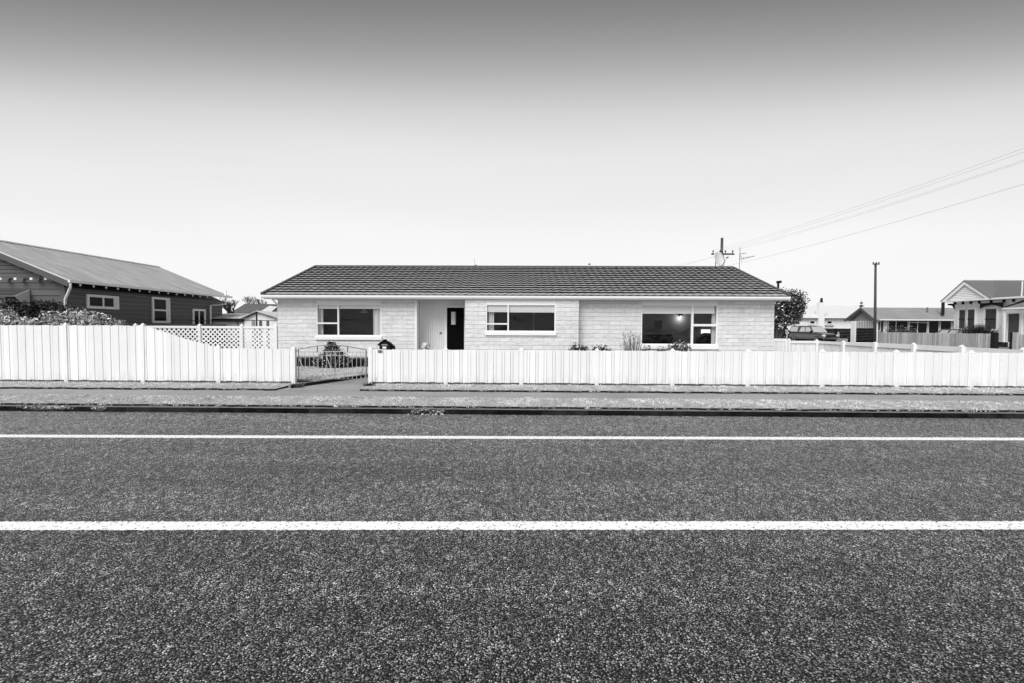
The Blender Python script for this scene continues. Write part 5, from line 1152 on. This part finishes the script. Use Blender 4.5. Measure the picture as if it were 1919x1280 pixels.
for (u0, u1) in ((yL0, yPk), (yGe, yPk)): mb.prism([(XV - .05, u0, zeV + .03), (XV - .05, u1, zPV), (XV - .05, u1, zPV - .3), (XV - .05, u0 + (.38 if u0 < u1 else -.38), zeV + .03)], (.1, 0, 0))
mb.build('barge_board', m_trim, t)
mb = MB()
for (u0, u1) in ((yL0 + .05, yPk), (yGe - .05, yPk)): mb.prism([(XV - .1, u0, zeV + .03), (XV - .1, u1, zPV + .06), (XV - .1, u1, zPV + .0), (XV - .1, u0, zeV - .02)], (8, 0, 0))
mb.build('iron_roof', m_roofv, t)
xin = XV + (zPV - zeV) / math.tan(R(36)); MB().add([(XV, yEnd - 1, zeV), (XV, yPk, zeV), (xin, yPk, zPV + .01), aX(1935, 526.5, xin), (xin, yEnd - 1, aX(1935, 526.5, xin).z)], [(0, 1, 2, 3, 4)]).build('iron_roof', m_roofv, t)
mb = MB(); mb.tube([(XV, yPk, zPV + .06), (XV + 8, yPk, zPV + .06)], .06, 6); mb.tube([aX(1914.5, 555, XV), aX(1916, 527.5, xin) + V((0, 0, .03))], .05, 6); mb.build('ridge_flashing', m_roof3, t)
MB().box(XV - .06, XV + .06, yEnd - 1, yL0, zeV - .09, zeV + .03).build('gutter', m_trim, t)
MB().box(XV + .061, XVW + .1, yEnd - 1, yL0 - .1, zeV - .1, zeV - .07).build('soffit', m_wallw, t)
rb = None
for px in (1789, 1804.3, 1819, 1835, 1857, 1881, 1899):
    y = aX(px, 563, XVW - .1).y; 
    if rb is None: rb = MB().box(XVW - .15, XVW - .02, y - .05, y + .05, zeV - .32, zeV - .101).build('bracket', m_dark, t); y00 = y
    else: copy_part(rb, t, (0, y - y00, 0))
# fretwork hood over the side window and at the left corner
hy0, hy1 = aX(1880, 570, XV + .35).y, aX(1837, 570, XV + .35).y; zh = aX(1858, 566.5, XV + .35).z; zh2 = aX(1837, 577.5, XV + .35).z
arc = [(XV + .32, hy0, zh2), (XV + .32, hy0, zh), (XV + .32, hy1, zh), (XV + .32, hy1, zh2)] + [(XV + .32, hy1 + (hy0 - hy1) * s, zh2 + (zh - zh2) * .62 * math.sin(math.pi * s)) for s in [i / 12 for i in range(1, 12)]]
MB().prism(arc, (.05, 0, 0)).build('fretwork', m_dark, t)
yc0 = aX(1789, 570, XV + .6).y; zc0 = aX(1780, 568, XV + .6).z; MB().prism([(XVW, ywL + .06, zc0), (XVW, ywL + .75, zc0), (XVW, ywL + .7, zc0 - .12), (XVW, ywL + .3, zc0 - .2), (XVW, ywL + .12, zc0 - .5), (XVW, ywL + .06, zc0 - .5)], (.06, 0, 0)).build('fretwork', m_dark, t)
for (a, b, z0, z1) in (w1, w2_, w3):
    mb = MB(); f_ = .1; mb.box(XVW - .08, XVW + .02, a - f_, a, z0 - f_, z1 + f_).box(XVW - .08, XVW + .02, b, b + f_, z0 - f_, z1 + f_).box(XVW - .08, XVW + .02, a, b, z1, z1 + f_).box(XVW - .14, XVW + .02, a, b, z0 - f_, z0)
    wo = mb.build('window', m_trim, t); MB().box(XVW + .0, XVW + .05, a, b, z0, z1).build('pane', m_dglass, wo)
    MB().box(XVW - .05, XVW - .001, a, b, (z0 + z1) / 2 - .03, (z0 + z1) / 2 + .03).build('meeting_rail', m_dark, wo)
    mb = MB(); y = a + .06
    mb.box(XVW - .012, XVW - .002, a + .03, b - .03, z0 + .03, z1 - .03)
    mb.build('curtain', m_drape, wo)
a, b, z0, z1 = dv_; mb = MB(); f_ = .16; mb.box(XVW - .1, XVW + .02, a - f_, a, .4, z1 + f_).box(XVW - .1, XVW + .02, b, b + f_, .4, z1 + f_).box(XVW - .1, XVW + .02, a, b, z1, z1 + f_)
do = mb.build('door_frame', m_trim, t); mb = MB(); z = .45
while z < z1 - .05: mb.box(XVW + .03, XVW + .06, a, b, z, min(z + .12, z1)); z += .14
mb.build('door_panel', m_nwall, do)
zc0 = aX(1890, 577.3, XV).z; yc1 = aX(1880.5, 577, XV).y; mb = MB(); mb.box(XV - .1, XV + .2, yEnd, yc1, zc0 - .05, zc0 + .06); mb.build('porch_beam', m_trim, t)
MB().prism([(XV - .12, yc1, zc0 + .08), (XV - .12, yc1 - 1.9, zc0 + .75), (XV - .12, yc1 - 1.9, zc0 + .55), (XV - .12, yc1 - .1, zc0 + .08)], (.12, 0, 0)).build('porch_gable', m_dark, t)
py_ = aX(1880.5, 600, XV).y; MB().box(XV, XV + .12, py_ - .06, py_ + .06, .3, zc0 - .051).build('porch_post', m_trim, t)
mb = MB()
for i in range(3): mb.box(XV - 1.5 + i * .4, XV - 1.1 + i * .4 - .001, aX(1897, 640, XV).y, aX(1872, 640, XV).y + .2, ZG, .32 + .17 * i)
mb.build('steps', m_dark, t); MB().box(XV - 1.56, XV - 1.502, aX(1896, 650, XV - 1.5).y, aX(1873, 650, XV - 1.5).y, ZG, .33).build('riser', m_conc, t)
# flax and bushes behind the paling fence
XB_ = 34.0; p = aX(1832, 622, XB_)
t = plant('flax', (p.x, p.y, ZG), 'spiky dark flax clump behind the paling fence under the villa windows', 'flax')
n = 420; ph_ = RNG.random(n) * 6.28; rr_ = RNG.random(n) * .5; pts = np.stack([np.full(n, XB_) + RNG.normal(0, .12, n), RNG.normal(p.y, .38, n), np.full(n, .9)], 1)
zt_ = aX(1832, 607, XB_).z; blades('leaf_blades', pts, (zt_ - .9) * .9, .05, m_leafd, t, lean=.38, hv=.25); MB().tube([(p.x, p.y, ZG), (p.x, p.y, .95)], .2, 8).build('base', m_leafd, t)
for (pa, pb, py, lb) in ((1661, 1682, 611, 'grey green bush behind the paling fence at its left end'), (1680, 1700, 609.5, 'taller middle bush behind the paling fence under the long window'), (1700, 1718, 612, 'right hand bush of the three behind the paling fence')):
    X_ = 34.3; a, b = aX(pa, py, X_), aX(pb, py, X_); cy = (a.y + b.y) / 2; zt = aX((pa + pb) / 2, py, X_).z
    t = plant('bush', (X_, cy, ZG), lb, 'bush', 'bushes behind the paling fence'); leaves('foliage', [((X_, cy, .95), (.5, abs(a.y - b.y) * .62, zt - .95)), ((X_, cy, .5), (.5, .5, .5))], 1300, .07, m_leafm, t, shell=.5); stems(t, (X_, cy, ZG), 5, 1.2, .3, .02)

# ------------------------------------------------------------------ vehicles
def loft(mb, secs):   # secs: list of rings with equal count
    n = len(secs[0]); vs_ = [p for s in secs for p in s]; fs = [(i * n + j, i * n + (j + 1) % n, (i + 1) * n + (j + 1) % n, (i + 1) * n + j) for i in range(len(secs) - 1) for j in range(n)]
    fs += [tuple(range(n))[::-1], tuple(range((len(secs) - 1) * n, len(secs) * n))]; return mb.add(vs_, fs)
def car(name, pickup, label):
    t = thing(name, (0, 0, 0), label, 'pickup' if pickup else 'car')
    # local axes: +x forward, z up
    Ls = [(-2.55, .50, 1.02, .80), (-2.45, .42, 1.08, .88), (-1.2, .36, 1.10, .90), (.6, .36, 1.10, .90), (1.0, .36, 1.10, .90), (1.35, .38, 1.10, .90), (2.0, .40, 1.03, .88), (2.35, .44, .94, .82), (2.52, .50, .80, .72)]
    def ring(x, z0, z1, hw, r_=.09): return [(x, -hw + r_, z0), (x, hw - r_, z0), (x, hw, z0 + r_), (x, hw, z1 - r_ * 1.6), (x, hw - r_, z1), (x, -hw + r_, z1), (x, -hw, z1 - r_ * 1.6), (x, -hw, z0 + r_)]
    b = loft(MB(), [ring(*s, r_=.16) for s in Ls]).build('body', m_carp, t, smooth=False, bevel=.05)
    def cab(secs, nm): return loft(MB(), [[(x, -w0, z0), (x, w0, z0), (x2, w1, z1), (x2, -w1, z1)] for x, x2, w0, w1, z0, z1 in secs])
    # cabin: rear wall, front wall as two slanted trapezoids
    def green(xr0, xr1, xf1, xf0, zt, nm, mt):
        z0 = 1.09; w0, w1 = .86, .70
        v_ = [(xr0, -w0, z0), (xf0, -w0, z0), (xf0, w0, z0), (xr0, w0, z0), (xr1, -w1, zt), (xf1, -w1, zt), (xf1, w1, zt), (xr1, w1, zt)]
        o = MB().add(v_, [(0, 3, 2, 1), (4, 5, 6, 7), (0, 1, 5, 4), (1, 2, 6, 5), (2, 3, 7, 6), (3, 0, 4, 7)]).build(nm, mt, t, bevel=.05)
        def lerp_pt(s, h, side):   # on side surface
            xa = xr0 + (xr1 - xr0) * h; xb = xf0 + (xf1 - xf0) * h; return V((xa + (xb - xa) * s, side * (w0 + (w1 - w0) * h + .008), z0 + (zt - z0) * h))
        return o, lerp_pt, (xf0, xf1, w0, w1, z0, zt)
    if pickup:
        cabn, lp_, wf = green(-.95, -.80, .55, 1.15, 1.74, 'cabin', m_carp); can, lp2, _ = green(-2.5, -2.2, -1.02, -1.0, 1.80, 'canopy', m_carp); panes = [(lp_, .06, .47), (lp_, .51, .93)]; pc_ = [(lp2, .1, .92)]
    else:
        cabn, lp_, wf = green(-2.3, -1.9, .5, 1.2, 1.66, 'cabin', m_carp); panes = [(lp_, .05, .32), (lp_, .35, .62), (lp_, .65, .93)]; pc_ = []
    for f, s0, s1 in panes + pc_:
        for side in (-1, 1):
            q_ = [f(s0, .14, side), f(s1, .14, side), f(s1 - .03, .84, side), f(s0 + .03, .84, side)]
            MB().prism(q_ if side < 0 else q_[::-1], (0, side * .004, 0)).build('window', m_cglass, t)
    xf0, xf1, w0, w1, z0, zt = wf; g = lambda h, s: V((xf0 + (xf1 - xf0) * h + .012, s * (w0 + (w1 - w0) * h - .07), z0 + (zt - z0) * h + .006))
    MB().prism([g(.06, -1), g(.06, 1), g(.9, 1), g(.9, -1)], (.006, 0, .006)).build('windscreen', m_cglass, t)
    for x in (-1.55, 1.62):
        for s in (-1, 1):
            wv = MB().lathe((x, s * .80, .37), [(.25, -.12), (.36, -.11), (.375, -.04), (.375, .04), (.36, .11), (.25, .12)], 24, 'y').build('wheel', m_tyre, t, smooth=True)
            MB().lathe((x, s * .80, .37), [(.05, s * .10), (.2, s * .125), (.245, s * .122), (.24, s * .09)], 18, 'y').build('rim', m_rim, wv)
            MB().lathe((x, s * .855, .40), [(.41, -.03), (.47, 0), (.46, .055), (.405, .057)], 24, 'y').build('wheel_arch', m_plast, t)
    for s in (-1, 1):
        MB().box(2.30, 2.50, s * .74 - .13, s * .74 + .13, .72, .88).build('headlight', m_lamp, t, bevel=.03)
        MB().box(.95, 1.10, s * .98 - .12, s * .98 + .12, 1.10, 1.28).build('mirror', m_plast, t, bevel=.03)
        MB().box(-1.15, 1.1, s * .91 - .02, s * .91 + .02, .40, .48).build('side_step', m_carp, t, bevel=.015)
    MB().box(-2.3, 2.3, -.78, .78, .1, .42).build('underbody', m_black, t)
    MB().box(2.46, 2.555, -.55, .55, .66, .86).build('grille', m_plast, t, bevel=.02); MB().box(2.40, 2.60, -.86, .86, .40, .60).build('bumper', m_carp, t, bevel=.05)
    return t
pk = car('pickup_truck', True, 'silver grey pickup truck with a canopy parked across the side street'); a = aX(1523, 636, 31.2); pk.location = (31.2, a.y + .1, ZG); pk.rotation_euler = (0, 0, R(-90 + 7))
sv = car('parked_car', False, 'car roof just showing behind the paling fence left of the flax'); a = aX(1776, 620, 34.6); sv.location = (34.75, a.y - .5, ZG); sv.scale = (.96, .96, .93); sv.rotation_euler = (0, 0, R(90))
